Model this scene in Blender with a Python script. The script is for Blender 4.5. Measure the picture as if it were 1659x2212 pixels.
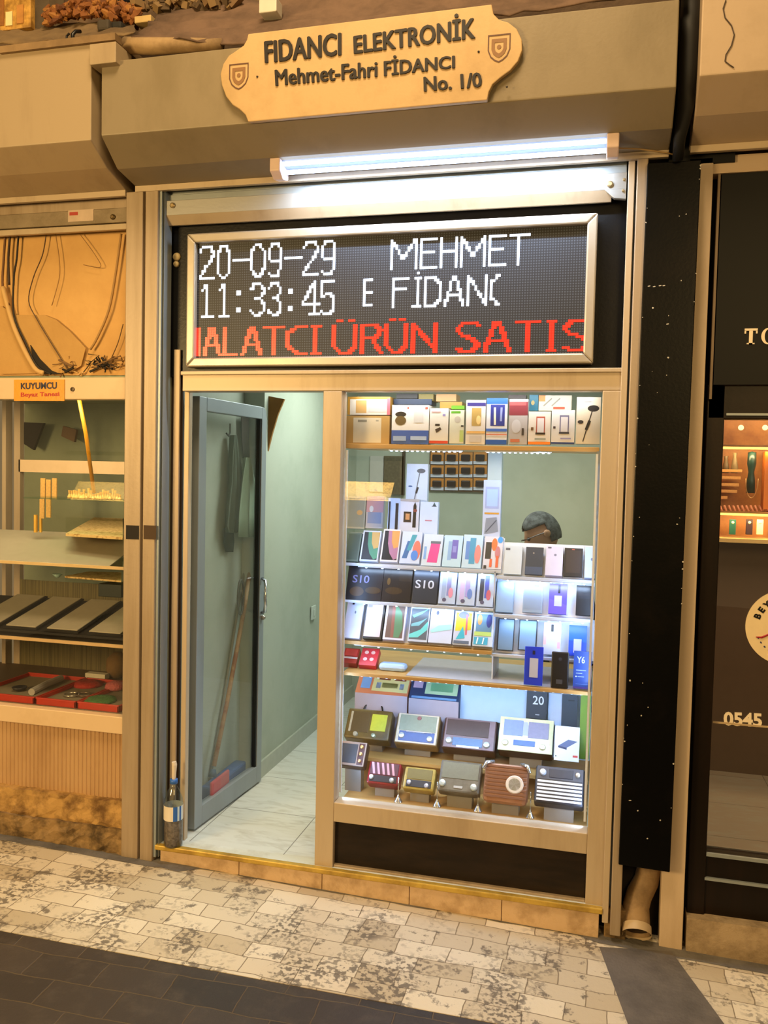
import bpy, math, random
from math import sin, cos, pi, radians
from mathutils import Vector, Matrix
random.seed(7)
scn = bpy.context.scene
for o in list(bpy.data.objects): bpy.data.objects.remove(o)
COL = scn.collection

# ------------------------------------------------------------------ camera
F, YAW, PITCH, ROLL = 1843.3, radians(-14.32438), radians(-2.72991), radians(1.28505)
CAM = Vector((0, -3.177, 1.62))
_f = Vector((sin(YAW)*cos(PITCH), cos(YAW)*cos(PITCH), sin(PITCH)))
_r = Vector((cos(YAW), -sin(YAW), 0)); _u = _r.cross(_f)
RT = _r*cos(ROLL)+_u*sin(ROLL); UP = -_r*sin(ROLL)+_u*cos(ROLL); FW = _f
cam = bpy.data.objects.new('camera', bpy.data.cameras.new('camera')); COL.objects.link(cam)
cam.matrix_world = Matrix(((RT.x, UP.x, -FW.x, CAM.x), (RT.y, UP.y, -FW.y, CAM.y), (RT.z, UP.z, -FW.z, CAM.z), (0, 0, 0, 1)))
cam.data.sensor_fit = 'VERTICAL'; cam.data.sensor_height = 36; cam.data.lens = F/2212*36
cam.data.clip_start = 0.05
scn.camera = cam

def ray(px, py):
    return RT*(px-829.5)-UP*(py-1106)+FW*F
def P(px, py, Y=0.0):            # point seen at a pixel, on the plane y = Y
    d = ray(px, py); return CAM+d*((Y-CAM.y)/d.y)
def G(px, py, z=0.0):            # point seen at a pixel, at height z
    d = ray(px, py); return CAM+d*((z-CAM.z)/d.z)

# ------------------------------------------------------------------ view, world, lights
vs = scn.view_settings; vs.view_transform = 'Standard'; vs.look = 'None'; vs.gamma = 1; vs.exposure = 0; vs.use_curve_mapping = False
w = bpy.data.worlds.new('world'); scn.world = w; w.use_nodes = True
w.node_tree.nodes['Background'].inputs[0].default_value = (1, .68, .32, 1)
w.node_tree.nodes['Background'].inputs[1].default_value = .21

def area(name, loc, target, size, power, col, sy=None):
    l = bpy.data.lights.new(name, 'AREA'); l.energy = power; l.color = col
    l.shape = 'RECTANGLE'; l.size = size; l.size_y = sy or size
    o = bpy.data.objects.new(name, l); COL.objects.link(o); o.location = loc
    o.rotation_euler = (Vector(target)-Vector(loc)).to_track_quat('-Z', 'Y').to_euler()
    return o
WARM = (1, .665, .265)
area('bazaar_lamp', (-3.7, -4.4, 2.2), (-1.3, 0, 1.5), 1.0, 185, WARM)
area('bazaar_lamp', (1.6, -4.6, 2.9), (-.3, 0, 1.4), 1.0, 62, WARM)
area('bazaar_lamp', (-.8, -1.9, 4.9), (-.8, -.6, 0), 1.0, 112, (1, .73, .40))
area('room_lamp', (-.85, 1.2, 2.28), (-.85, 1.2, 0), 1.1, 30, (.90, 1, .93), .7)

# ------------------------------------------------------------------ materials
def hexc(h):
    h = h.lstrip('#'); v = [int(h[i:i+2], 16)/255 for i in (0, 2, 4)]
    return tuple(c/12.92 if c <= .04045 else ((c+.055)/1.055)**2.4 for c in v)+(1,)
_m = {}
def new_mat(name):
    m = bpy.data.materials.new(name); m.use_nodes = True; nt = m.node_tree
    return m, nt, nt.nodes['Principled BSDF']
def M(h, rough=.5, metal=0, var=.08, scale=30, emit=0, bump=0, spec=.5):
    k = (h, rough, metal, var, scale, emit, bump)
    if k in _m: return _m[k]
    m, nt, b = new_mat('surface_'+h.strip('#')); c = hexc(h)
    b.inputs['Roughness'].default_value = rough; b.inputs['Metallic'].default_value = metal
    b.inputs['Specular IOR Level'].default_value = spec
    if emit:
        b.inputs['Base Color'].default_value = c; b.inputs['Emission Color'].default_value = c; b.inputs['Emission Strength'].default_value = emit
    else:
        tc = nt.nodes.new('ShaderNodeTexCoord'); n = nt.nodes.new('ShaderNodeTexNoise'); n.inputs['Scale'].default_value = scale
        n.inputs['Detail'].default_value = 4
        nt.links.new(tc.outputs['Object'], n.inputs['Vector'])
        mx = nt.nodes.new('ShaderNodeMix'); mx.data_type = 'RGBA'
        mx.inputs[6].default_value = tuple(x*(1-var) for x in c[:3])+(1,); mx.inputs[7].default_value = tuple(min(1, x*(1+var)) for x in c[:3])+(1,)
        nt.links.new(n.outputs['Fac'], mx.inputs[0]); nt.links.new(mx.outputs[2], b.inputs['Base Color'])
        if bump:
            bp = nt.nodes.new('ShaderNodeBump'); bp.inputs['Strength'].default_value = bump; bp.inputs['Distance'].default_value = .01
            nt.links.new(n.outputs['Fac'], bp.inputs['Height']); nt.links.new(bp.outputs[0], b.inputs['Normal'])
    _m[k] = m; return m

def grime(h, h2, scale=6, lo=.45, hi=.75, rough=.5, metal=0, bump=.15, stretch=(1, 1, 1), fine=90, spec=.5):
    """paint or stone with blotches of a second colour"""
    m, nt, b = new_mat('worn_'+h.strip('#')); N = nt.nodes; L = nt.links
    tc = N.new('ShaderNodeTexCoord'); mp = N.new('ShaderNodeMapping'); mp.inputs['Scale'].default_value = stretch
    L.new(tc.outputs['Object'], mp.inputs['Vector'])
    n = N.new('ShaderNodeTexNoise'); n.inputs['Scale'].default_value = scale; n.inputs['Detail'].default_value = 8; n.inputs['Roughness'].default_value = .65
    L.new(mp.outputs[0], n.inputs['Vector'])
    r = N.new('ShaderNodeMapRange'); r.inputs[1].default_value = lo; r.inputs[2].default_value = hi; L.new(n.outputs['Fac'], r.inputs[0])
    mx = N.new('ShaderNodeMix'); mx.data_type = 'RGBA'; mx.inputs[6].default_value = hexc(h); mx.inputs[7].default_value = hexc(h2)
    L.new(r.outputs[0], mx.inputs[0]); L.new(mx.outputs[2], b.inputs['Base Color'])
    b.inputs['Roughness'].default_value = rough; b.inputs['Metallic'].default_value = metal; b.inputs['Specular IOR Level'].default_value = spec
    n2 = N.new('ShaderNodeTexNoise'); n2.inputs['Scale'].default_value = fine; n2.inputs['Detail'].default_value = 3; L.new(tc.outputs['Object'], n2.inputs['Vector'])
    bp = N.new('ShaderNodeBump'); bp.inputs['Strength'].default_value = bump; bp.inputs['Distance'].default_value = .004
    L.new(n2.outputs['Fac'], bp.inputs['Height']); L.new(bp.outputs[0], b.inputs['Normal'])
    return m

def glass_mat(name, tint=(1, 1, 1), refl=1.0):
    m = bpy.data.materials.new(name); m.use_nodes = True; nt = m.node_tree; N = nt.nodes; L = nt.links; N.clear()
    out = N.new('ShaderNodeOutputMaterial'); mix = N.new('ShaderNodeMixShader'); t = N.new('ShaderNodeBsdfTransparent'); g = N.new('ShaderNodeBsdfGlossy')
    t.inputs[0].default_value = tint+(1,); g.inputs['Roughness'].default_value = .01
    lw = N.new('ShaderNodeLayerWeight'); lw.inputs[0].default_value = .5
    pw = N.new('ShaderNodeMath'); pw.operation = 'POWER'; pw.inputs[1].default_value = 5; L.new(lw.outputs['Facing'], pw.inputs[0])
    mu = N.new('ShaderNodeMath'); mu.operation = 'MULTIPLY_ADD'; mu.inputs[1].default_value = .6*refl; mu.inputs[2].default_value = .065*refl
    L.new(pw.outputs[0], mu.inputs[0]); L.new(mu.outputs[0], mix.inputs[0]); L.new(t.outputs[0], mix.inputs[1]); L.new(g.outputs[0], mix.inputs[2]); L.new(mix.outputs[0], out.inputs[0])
    return m
GLASS = glass_mat('window_glass'); GLASS_G = glass_mat('shelf_glass', (.85, .95, .9)); PLASTIC = glass_mat('clear_plastic', (.82, .88, .92), 1.6)

ALU = grime('#b9a68c', '#978268', 5, .5, .85, .42, .12, .06, (1, 1, .15))
ALU2 = grime('#a6937c', '#7f6b50', 6, .45, .8, .42, .15, .08, (2, 2, .12))
ALU_GREY = grime('#8f979b', '#7c8486', 4, .5, .9, .38, .25, .05, (1, 1, .2))
RAIL = grime('#b4b4b2', '#9e9a92', 5, .5, .85, .3, .6, .05, (.3, 1, 1))
BOXPAINT = grime('#84765e', '#6e6046', 3.5, .5, .85, .5, 0, .08, (1, 1, .5))
BOXPAINT_L = grime('#a38f72', '#857158', 3, .5, .85, .5, 0, .08, (1.6, 1, .3))
BOXPAINT_R = grime('#b39c82', '#9a8468', 3, .5, .85, .5, 0, .08)
BLACK = grime('#08080b', '#12110f', 5, .5, .85, .35, 0, .1, spec=.25)
BLACKP = grime('#040404', '#120d0a', 4, .5, .8, .35, 0, .08, spec=.15); KICK = grime('#1b140e', '#2b2016', 9, .4, .7, .5, 0, .2, (.4, 1, 2), spec=.2)
DARKB = grime('#140d08', '#24160d', 5, .4, .8, .4, 0, .05, (1, 1, .2), spec=.2)
STONE = grime('#94774e', '#4a3921', 13, .40, .62, .9, 0, .9, fine=45)
STONE2 = grime('#b58f55', '#6b4d28', 13, .42, .65, .9, 0, .9, fine=45)
LEDGE = grime('#c8a984', '#94764f', 11, .45, .75, .75, 0, .4)
CEMENT = grime('#6b655e', '#4b4640', 8, .4, .7, .9, 0, .8, fine=60)
WALLP = grime('#a9b0a0', '#959e8c', 2.5, .45, .8, .55, 0, .03)
WOODSHELF = grime('#c39c5c', '#a67e42', 6, .4, .7, .5, 0, .05, (.2, 1, 4))
WHITE = M('#dfe3e8', .4); CHROME = M('#d8dce0', .18, .9, 0); BLK = M('#0a0a0b', .35)

# ------------------------------------------------------------------ mesh builder
class MB:
    def __init__(s): s.v = []; s.f = []; s.mi = []
    def add(s, vs_, fs, m=0):
        o = len(s.v); s.v += [Vector(v) for v in vs_]; s.f += [tuple(i+o for i in f) for f in fs]; s.mi += [m]*len(fs); return s
    def box(s, x0, x1, y0, y1, z0, z1, m=0, mat=None):
        v = [Vector((x, y, z)) for z in (z0, z1) for y in (y0, y1) for x in (x0, x1)]
        if mat: v = [mat @ a for a in v]
        return s.add(v, [(0, 2, 3, 1), (4, 5, 7, 6), (0, 1, 5, 4), (1, 3, 7, 5), (3, 2, 6, 7), (2, 0, 4, 6)], m)
    def quad(s, a, b, c, d, m=0): return s.add([a, b, c, d], [(0, 1, 2, 3)], m)
    def prism(s, pts, d, m=0):            # polygon (3D points) pushed along vector d
        n = len(pts); d = Vector(d); pts = [Vector(p) for p in pts]
        fs = [tuple(range(n)), tuple(range(2*n-1, n-1, -1))]+[(i, i+n, (i+1) % n+n, (i+1) % n) for i in range(n)]
        return s.add(pts+[p+d for p in pts], fs, m)
    def tube(s, pts, r, n=8, m=0, cap=True):
        pts = [Vector(p) for p in pts]; rs = r if isinstance(r, (list, tuple)) else [r]*len(pts); vs_ = []; ref = None
        for i, p in enumerate(pts):
            t = (pts[min(i+1, len(pts)-1)]-pts[max(i-1, 0)]).normalized()
            if ref is None: ref = t.orthogonal().normalized()
            a = (ref-t*ref.dot(t)).normalized(); ref = a; b = t.cross(a)
            for k in range(n):
                q = 2*pi*k/n; vs_.append(p+(a*cos(q)+b*sin(q))*rs[i])
        fs = [(i*n+k, i*n+(k+1) % n, (i+1)*n+(k+1) % n, (i+1)*n+k) for i in range(len(pts)-1) for k in range(n)]
        if cap: fs += [tuple(range(n-1, -1, -1)), tuple(range((len(pts)-1)*n, len(pts)*n))]
        return s.add(vs_, fs, m)
    def lathe(s, prof, c=(0, 0, 0), axis='z', n=24, m=0):
        c = Vector(c); vs_ = []
        for r, h in prof:
            for k in range(n):
                q = 2*pi*k/n
                vs_.append(c+(Vector((r*cos(q), r*sin(q), h)) if axis == 'z' else Vector((r*cos(q), h, r*sin(q))) if axis == 'y' else Vector((h, r*cos(q), r*sin(q)))))
        fs = [(i*n+k, i*n+(k+1) % n, (i+1)*n+(k+1) % n, (i+1)*n+k) for i in range(len(prof)-1) for k in range(n)]
        fs += [tuple(range(n-1, -1, -1)), tuple(range((len(prof)-1)*n, len(prof)*n))]
        return s.add(vs_, fs, m)
    def disc(s, c, r, m=0, n=20, ry=None, ang=0):     # faces -y
        c = Vector(c); ry = ry or r
        pts = []
        for k in range(n):
            q = 2*pi*k/n; a, b = r*cos(q), ry*sin(q)
            pts.append(c+Vector((a*cos(ang)-b*sin(ang), 0, a*sin(ang)+b*cos(ang))))
        return s.add(pts, [tuple(range(n))], m)
    def px(s, l, r, t, b, Y, d, m=0):     # axis-aligned box from the pixel edges of its front face
        my = (t+b)/2; mx = (l+r)/2
        x0 = P(l, my, Y).x; x1 = P(r, my, Y).x; z1 = P(mx, t, Y).z; z0 = P(mx, b, Y).z
        return s.box(x0, x1, Y, Y+d, z0, z1, m)

def smooth(me, on=True, angle=None):
    me.polygons.foreach_set('use_smooth', [on]*len(me.polygons)); me.update()
def build(name, mb, mats, parent=None, loc=None, bevel=0, sm=False):
    mats = mats if isinstance(mats, (list, tuple)) else [mats]
    me = bpy.data.meshes.new(name); off = Vector((0, 0, 0))
    if parent is not None and parent.get('_w'): off = parent.location.copy()
    if parent is None:
        if loc is None:
            xs = [v.x for v in mb.v]; ys = [v.y for v in mb.v]; zs = [v.z for v in mb.v]
            off = Vector(((min(xs)+max(xs))/2, (min(ys)+max(ys))/2, min(zs)))
    me.from_pydata([v-off for v in mb.v], [], mb.f)
    for m in mats: me.materials.append(m)
    me.polygons.foreach_set('material_index', mb.mi)
    o = bpy.data.objects.new(name, me); COL.objects.link(o)
    if parent is not None: o.parent = parent
    else: o.location = off if loc is None else loc
    if sm: smooth(me)
    if bevel:
        b = o.modifiers.new('bevel', 'BEVEL'); b.width = bevel; b.segments = 2; b.limit_method = 'ANGLE'
    return o
def tag(o, label, cat, group=None):
    o['label'] = label; o['category'] = cat
    if group: o['group'] = group
    return o
def solo(name, mb, mats, label, cat, group=None, **k): return tag(build(name, mb, mats, **k), label, cat, group)
def struct(name, mb, mats, parent=None, **k):
    o = build(name, mb, mats, parent, **k)
    if parent is None: o['kind'] = 'structure'
    return o
def thing(name, label, cat, loc, group=None, rot=(0, 0, 0), world=True):
    o = bpy.data.objects.new(name, None); COL.objects.link(o); o.location = loc; o.rotation_euler = rot
    o.empty_display_size = .05
    tag(o, label, cat, group)
    if world: o['_w'] = 1
    return o
def text_geo(s, size=1, extrude=0, offset=0, align='LEFT', spacing=1):
    c = bpy.data.curves.new('t', 'FONT'); c.body = s; c.size = size; c.extrude = extrude; c.offset = offset; c.align_x = align; c.space_character = spacing; c.resolution_u = 3
    o = bpy.data.objects.new('t', c); COL.objects.link(o)
    dg = bpy.context.evaluated_depsgraph_get(); me = bpy.data.meshes.new_from_object(o.evaluated_get(dg))
    v = [x.co.copy() for x in me.vertices]; f = [tuple(p.vertices) for p in me.polygons]
    bpy.data.objects.remove(o); bpy.data.curves.remove(c); bpy.data.meshes.remove(me)
    return v, f
def text_fit(mb, s, x0, x1, z0, z1, y, extrude=.004, offset=0, m=0):
    """text stretched into a rectangle of the xz plane, facing -y"""
    v, f = text_geo(s, 1, .5, offset)
    ax = min(a.x for a in v); bx = max(a.x for a in v); ay = min(a.y for a in v); by = max(a.y for a in v)
    out = [Vector((x0+(a.x-ax)/(bx-ax)*(x1-x0), y-extrude*(a.z+.5), z0+(a.y-ay)/(by-ay)*(z1-z0))) for a in v]
    return mb.add(out, f, m)

# ================================================================== STREET AND SHELL
FZ = .05                                # shop floor, one step above the street
def SZ(x): return -.062-.025*x          # the street falls gently to the right
def paving_mat(kind):
    m, nt, b = new_mat('paving_'+kind); N = nt.nodes; L = nt.links
    tc = N.new('ShaderNodeTexCoord'); mp = N.new('ShaderNodeMapping'); L.new(tc.outputs['Object'], mp.inputs['Vector'])
    wn = N.new('ShaderNodeTexNoise'); wn.inputs['Scale'].default_value = 5; wn.inputs['Detail'].default_value = 3
    L.new(mp.outputs[0], wn.inputs['Vector'])
    dv = N.new('ShaderNodeMix'); dv.data_type = 'RGBA'; dv.blend_type = 'LINEAR_LIGHT'; dv.inputs[0].default_value = .018
    L.new(mp.outputs[0], dv.inputs[6]); L.new(wn.outputs['Color'], dv.inputs[7])
    br = N.new('ShaderNodeTexBrick'); L.new(dv.outputs[2], br.inputs['Vector']); br.inputs['Scale'].default_value = 1
    n = N.new('ShaderNodeTexNoise'); n.inputs['Detail'].default_value = 8; n.inputs['Roughness'].default_value = .72; L.new(tc.outputs['Object'], n.inputs['Vector'])
    r = N.new('ShaderNodeMapRange'); L.new(n.outputs['Fac'], r.inputs[0])
    mx = N.new('ShaderNodeMix'); mx.data_type = 'RGBA'; L.new(r.outputs[0], mx.inputs[0]); L.new(br.outputs['Color'], mx.inputs[6])
    if kind == 'pale':
        br.inputs['Color1'].default_value = hexc('#d6cab2'); br.inputs['Color2'].default_value = hexc('#b3a387'); br.inputs['Mortar'].default_value = hexc('#82735c')
        br.inputs['Brick Width'].default_value = .185; br.inputs['Row Height'].default_value = .092; br.inputs['Mortar Size'].default_value = .0022; br.inputs['Mortar Smooth'].default_value = .3
        n.inputs['Scale'].default_value = 13; r.inputs[1].default_value = .57; r.inputs[2].default_value = .63
        # stains come in clusters
        n3 = N.new('ShaderNodeTexNoise'); n3.inputs['Scale'].default_value = 55; n3.inputs['Detail'].default_value = 5; L.new(tc.outputs['Object'], n3.inputs['Vector'])
        r3 = N.new('ShaderNodeMapRange'); r3.inputs[1].default_value = .48; r3.inputs[2].default_value = .56; L.new(n3.outputs['Fac'], r3.inputs[0])
        n4 = N.new('ShaderNodeTexNoise'); n4.inputs['Scale'].default_value = 4.5; n4.inputs['Detail'].default_value = 3; L.new(tc.outputs['Object'], n4.inputs['Vector'])
        r4 = N.new('ShaderNodeMapRange'); r4.inputs[1].default_value = .47; r4.inputs[2].default_value = .6; L.new(n4.outputs['Fac'], r4.inputs[0])
        mu = N.new('ShaderNodeMath'); mu.operation = 'MULTIPLY'; L.new(r3.outputs[0], mu.inputs[0]); L.new(r4.outputs[0], mu.inputs[1])
        mxx = N.new('ShaderNodeMath'); mxx.operation = 'MAXIMUM'; L.new(mu.outputs[0], mxx.inputs[0]); L.new(r.outputs[0], mxx.inputs[1])
        vo = N.new('ShaderNodeTexVoronoi'); vo.inputs['Scale'].default_value = 3.1; L.new(dv.outputs[2], vo.inputs['Vector'])
        vl = N.new('ShaderNodeMapRange'); vl.inputs[1].default_value = .075; vl.inputs[2].default_value = .045; vl.inputs[4].default_value = 1.2; L.new(vo.outputs['Distance'], vl.inputs[0])
        mx2 = N.new('ShaderNodeMath'); mx2.operation = 'MAXIMUM'; L.new(mxx.outputs[0], mx2.inputs[0]); L.new(vl.outputs[0], mx2.inputs[1]); mxx = mx2
        sc = N.new('ShaderNodeMath'); sc.operation = 'MULTIPLY'; sc.inputs[1].default_value = .8; L.new(mxx.outputs[0], sc.inputs[0])
        L.new(sc.outputs[0], mx.inputs[0]); mx.inputs[7].default_value = hexc('#4c4238'); br.squash = .72; br.squash_frequency = 3; b.inputs['Roughness'].default_value = .62
    else:
        mp.inputs['Rotation'].default_value = (0, 0, radians(-3))
        br.inputs['Color1'].default_value = hexc('#3a3027'); br.inputs['Color2'].default_value = hexc('#2a221a'); br.inputs['Mortar'].default_value = hexc('#54452f')
        br.inputs['Brick Width'].default_value = .24; br.inputs['Row Height'].default_value = .13; br.inputs['Mortar Size'].default_value = .003; br.inputs['Mortar Smooth'].default_value = .6
        n.inputs['Scale'].default_value = 14; r.inputs[1].default_value = .5; r.inputs[2].default_value = .8; mx.inputs[7].default_value = hexc('#4a4035')
        b.inputs['Roughness'].default_value = .55
    L.new(mx.outputs[2], b.inputs['Base Color'])
    bp = N.new('ShaderNodeBump'); bp.inputs['Strength'].default_value = .5; bp.inputs['Distance'].default_value = .006
    iv = N.new('ShaderNodeMath'); iv.operation = 'SUBTRACT'; L.new(n.outputs['Fac'], iv.inputs[0]); L.new(br.outputs['Fac'], iv.inputs[1])
    L.new(iv.outputs[0], bp.inputs['Height']); L.new(bp.outputs[0], b.inputs['Normal'])
    return m
def slab(x0, x1, y0, y1, dz=0, th=.1):
    mb = MB(); v = []
    for z in (-th, 0):
        for y in (y0, y1):
            for x in (x0, x1): v.append((x, YBX(x) if y is None else y, SZ(x)+dz+z))
    return mb.add(v, [(0, 2, 3, 1), (4, 5, 7, 6), (0, 1, 5, 4), (1, 3, 7, 5), (3, 2, 6, 7), (2, 0, 4, 6)])
def YBX(x): return -.626+.0287*x
struct('floor_pavement', slab(-5, 3, None, .06), paving_mat('pale'), loc=(0, 0, 0))
struct('floor_street', slab(-5, 3, -9, None, -.002), paving_mat('dark'), loc=(0, 0, 0))
# cement seam along the shop fronts and the grey drain strip
mb = MB(); random.seed(3)
top = []; bot = []
for i in range(60):
    x = -3.2+i*.072
    top.append((x, -.0, SZ(x)+.004)); bot.append((x, -.035-.012*random.random()-(.05 if x < -1.6 else 0)-(.03 if x > .02 else 0), SZ(x)+.0015))
for i in range(59): mb.quad(bot[i], bot[i+1], top[i+1], top[i])
struct('trim_1', mb, CEMENT, loc=(0, 0, 0))
mb = MB()
def GS(px, py, dz=0):
    p = G(px, py, -.08)
    for _ in range(6): p = G(px, py, SZ(p.x)+dz)
    return p
a, b_, c, d = GS(1295, 2045, .003), GS(1450, 2055, .003), GS(1600, 2260, .003), GS(1375, 2260, .003)
mb.prism([a, b_, c, d], (0, 0, -.02))
struct('trim_2', mb, grime('#625a52', '#453f39', 7, .4, .7, .7, 0, .5), loc=(0, 0, 0))
# shop floor and threshold
def tile_mat():
    m, nt, b = new_mat('marble_tile'); N = nt.nodes; L = nt.links
    tc = N.new('ShaderNodeTexCoord'); mp = N.new('ShaderNodeMapping'); mp.inputs['Location'].default_value = (1.21, .0, 0); L.new(tc.outputs['Object'], mp.inputs['Vector'])
    br = N.new('ShaderNodeTexBrick'); br.offset = 0; br.inputs['Scale'].default_value = 1; br.inputs['Brick Width'].default_value = .42; br.inputs['Row Height'].default_value = .42; br.inputs['Mortar Size'].default_value = .002
    br.inputs['Color1'].default_value = hexc('#c9cbc4'); br.inputs['Color2'].default_value = hexc('#c2c5bd'); br.inputs['Mortar'].default_value = hexc('#6b6a62'); L.new(mp.outputs[0], br.inputs['Vector'])
    n = N.new('ShaderNodeTexNoise'); n.inputs['Scale'].default_value = 7; n.inputs['Detail'].default_value = 6; n.inputs['Distortion'].default_value = 1.2
    m2 = N.new('ShaderNodeMapping'); m2.inputs['Rotation'].default_value = (0, 0, .5); m2.inputs['Scale'].default_value = (1, 4, 1); L.new(tc.outputs['Object'], m2.inputs['Vector']); L.new(m2.outputs[0], n.inputs['Vector'])
    r = N.new('ShaderNodeMapRange'); r.inputs[1].default_value = .48; r.inputs[2].default_value = .75; r.inputs[4].default_value = .7; L.new(n.outputs['Fac'], r.inputs[0])
    mx = N.new('ShaderNodeMix'); mx.data_type = 'RGBA'; L.new(r.outputs[0], mx.inputs[0]); L.new(br.outputs['Color'], mx.inputs[6]); mx.inputs[7].default_value = hexc('#a3a193')
    L.new(mx.outputs[2], b.inputs['Base Color']); b.inputs['Roughness'].default_value = .3
    return m
XL, XR, YBK = -1.64, .035, 2.45
TL, TR = P(334, 1832, -.046).x, P(1302, 1964, -.046).x
struct('floor_shop', MB().box(XL-.2, XR, .03, YBK, -.05, FZ), tile_mat(), loc=(0, 0, 0))
th = thing('threshold', 'pale stone threshold step with worn brass-yellow nosing under the shop front', 'doorstep', (-.8, -.03, -.1))
mb = MB()
for i in range(5):
    x0 = TL+.02+(TR-TL-.03)*i/5; x1 = TL+.02+(TR-TL-.03)*(i+1)/5-.002
    mb.add([(x0, -.036, SZ(x0)-.01), (x1, -.036, SZ(x1)-.01), (x1, -.036, FZ-.014), (x0, -.036, FZ-.014), (x0, .03, SZ(x0)-.01), (x1, .03, SZ(x1)-.01), (x1, .03, FZ-.014), (x0, .03, FZ-.014)],
           [(0, 1, 2, 3), (1, 5, 6, 2), (5, 4, 7, 6), (4, 0, 3, 7), (3, 2, 6, 7), (0, 4, 5, 1)])
build('stone_riser', mb, LEDGE, th, bevel=.003)
build('nosing', MB().box(TL, TR, -.048, -.022, FZ-.018, FZ+.003), grime('#c4a244', '#8a6a24', 9, .4, .7, .4, .2, .1), th, bevel=.004)
build('sill_tile', MB().box(TL, TR, -.022, .03, FZ-.016, FZ+.001), grime('#ccd0ca', '#b4b3a8', 10, .45, .7, .3), th)
# room
struct('wall_left', MB().box(XL-.1, XL, .82, YBK, 0, 2.35).box(XL-.2, XL-.11, .03, .80, 0, 2.35).box(XL-.2, XL, .80, .82, 0, 2.35), WALLP, loc=(0, 0, 0))
struct('wall_back', MB().box(XL-.1, XR+.1, YBK, YBK+.1, 0, 2.35), WALLP, loc=(0, 0, 0))
struct('wall_right', MB().box(XR, XR+.08, .06, YBK, 0, 2.35), WALLP, loc=(0, 0, 0))
struct('ceiling', MB().box(XL-.3, XR+.1, .06, YBK+.1, 2.35, 2.42), M('#cfd2c8', .8), loc=(0, 0, 0))
struct('baseboard_left', MB().box(XL, XL+.012, .80, YBK, FZ, FZ+.085), [M('#a5a99b', .35, var=.12)], loc=(0, 0, 0))
# ceiling lamp in the shop
cl = thing('ceiling_light', 'square panel lamp on the ceiling inside the phone shop', 'lamp', (-.85, 1.2, 2.3))
build('frame', MB().box(-1.42, -.28, .83, 1.57, 2.31, 2.35), WHITE, cl)
# wall behind above canopies, to close the facade
struct('wall_facade', MB().box(-5, 3, .12, .3, 2.6, 5.2), grime('#6e5843', '#49372a', 3, .4, .7, .9, 0, .5), loc=(0, 0, 0))

# ================================================================== SHOP FRONT FRAME
XF0 = P(396, 1100, 0).x; XM0, XM1 = P(701.7, 850).x, P(742, 850).x; XE0, XE1 = P(1300, 900).x, P(1345, 900).x
ZH0, ZH1 = 1.925, P(870, 802).z
front = thing('shop_front_frame', 'beige aluminium shop front frame holding the doorway and the display window', 'window frame', (-.8, .02, 0))
ff = dict(bevel=.003)
build('head_rail', MB().box(XF0, XE1, -.02, .045, ZH0, ZH1).box(XF0-.005, XE1-.0, -.028, -.018, ZH1-.012, ZH1+.004), ALU, front, **ff)
build('left_jamb', MB().box(P(388, 1100).x, P(399, 1100).x, .03, .06, FZ, ZH0+.07), ALU, front, **ff)
build('mullion', MB().box(XM0, XM1, -.02, .05, FZ, ZH0), ALU, front, **ff)
build('right_jamb', MB().box(XE0, XE1, -.02, .05, FZ, ZH0), ALU, front, **ff)
ZS1, ZS0 = P(990, 1762).z, P(990, 1805).z
build('sill_rail', MB().box(XM1, XE0, -.02, .05, ZS0, ZS1), ALU, front, **ff)
build('bottom_rail', MB().box(XM1, XE0, -.012, .03, FZ, FZ+.010), ALU2, front, **ff)
solo('kick_panel', MB().box(XM1, XE0, .005, .02, FZ+.010, ZS0), KICK, 'black-brown scuffed kick panel under the display window', 'panel')
struct('window_1', MB().box(XM1-.004, XE0+.004, .012, .017, ZS1-.004, ZH0+.004), GLASS, loc=(0, 0, 0))

# shutter guides ----------------------------------------------------
def guide(name, label, pxs, pys, ybot, Y=-.055, mat=ALU2):
    """vertical U channel from pixel strips; pxs = list of (l, r, dy)"""
    x0 = P(pxs[0][0], pys).x
    o = thing(name, label, 'shutter guide rail', (x0, Y, ybot))
    return o
ZTOP = P(830, 390, -.05).z+.02
gl = thing('shutter_guide', 'vertical aluminium roller-shutter guide left of the phone shop doorway', 'shutter guide rail', (-1.83, -.05, 0))
xa, xb, xc = P(309, 1000, -.055).x, P(336, 1000, -.055).x, P(353, 1000, -.03).x
build('front_flange', MB().box(xa, xb, -.055, .02, SZ(-1.83), ZTOP), ALU2, gl, bevel=.003)
build('inner_channel', MB().box(xb, xb+.012, -.045, .02, -.0, ZTOP).box(xb+.02, xc, -.04, .02, 0, ZTOP), ALU_GREY, gl, bevel=.002)
gl2 = thing('shutter_guide', 'vertical aluminium shutter guide of the jewellery shop with dark dented latch marks', 'shutter guide rail', (-1.9, -.05, 0))
xd, xe = P(268, 1000, -.055).x, P(304, 1000, -.055).x
build('front_flange', MB().box(xd, xe, -.055, .02, SZ(-1.9), P(150, 440, -.05).z+.03), ALU2, gl2, bevel=.003)
build('latch_hole', MB().px(272, 300, 1135, 1165, -.0565, .003), M('#1d1712', .8), gl2)
build('latch_hole', MB().px(310, 337, 1135, 1165, -.0565, .003), M('#4a3826', .8), gl)
gr = thing('shutter_guide', 'vertical aluminium roller-shutter guide between the display window and the black panel', 'shutter guide rail', (.08, -.05, 0))
x0, x1, x2 = P(1357, 600, -.03).x, P(1371, 500, -.055).x, P(1397, 400, -.055).x
build('front_flange', MB().box(x1+.001, x2+.003, -.055, .02, SZ(.1)+.03, ZTOP), ALU2, gr, bevel=.003)
build('inner_channel', MB().box(x0-.012, x1-.006, -.04, .02, .0, ZTOP), ALU, gr, bevel=.002)
build('channel_web', MB().box(x0-.012, x1+.01, .0, .02, .0, ZTOP), ALU_GREY, gr)
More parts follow.
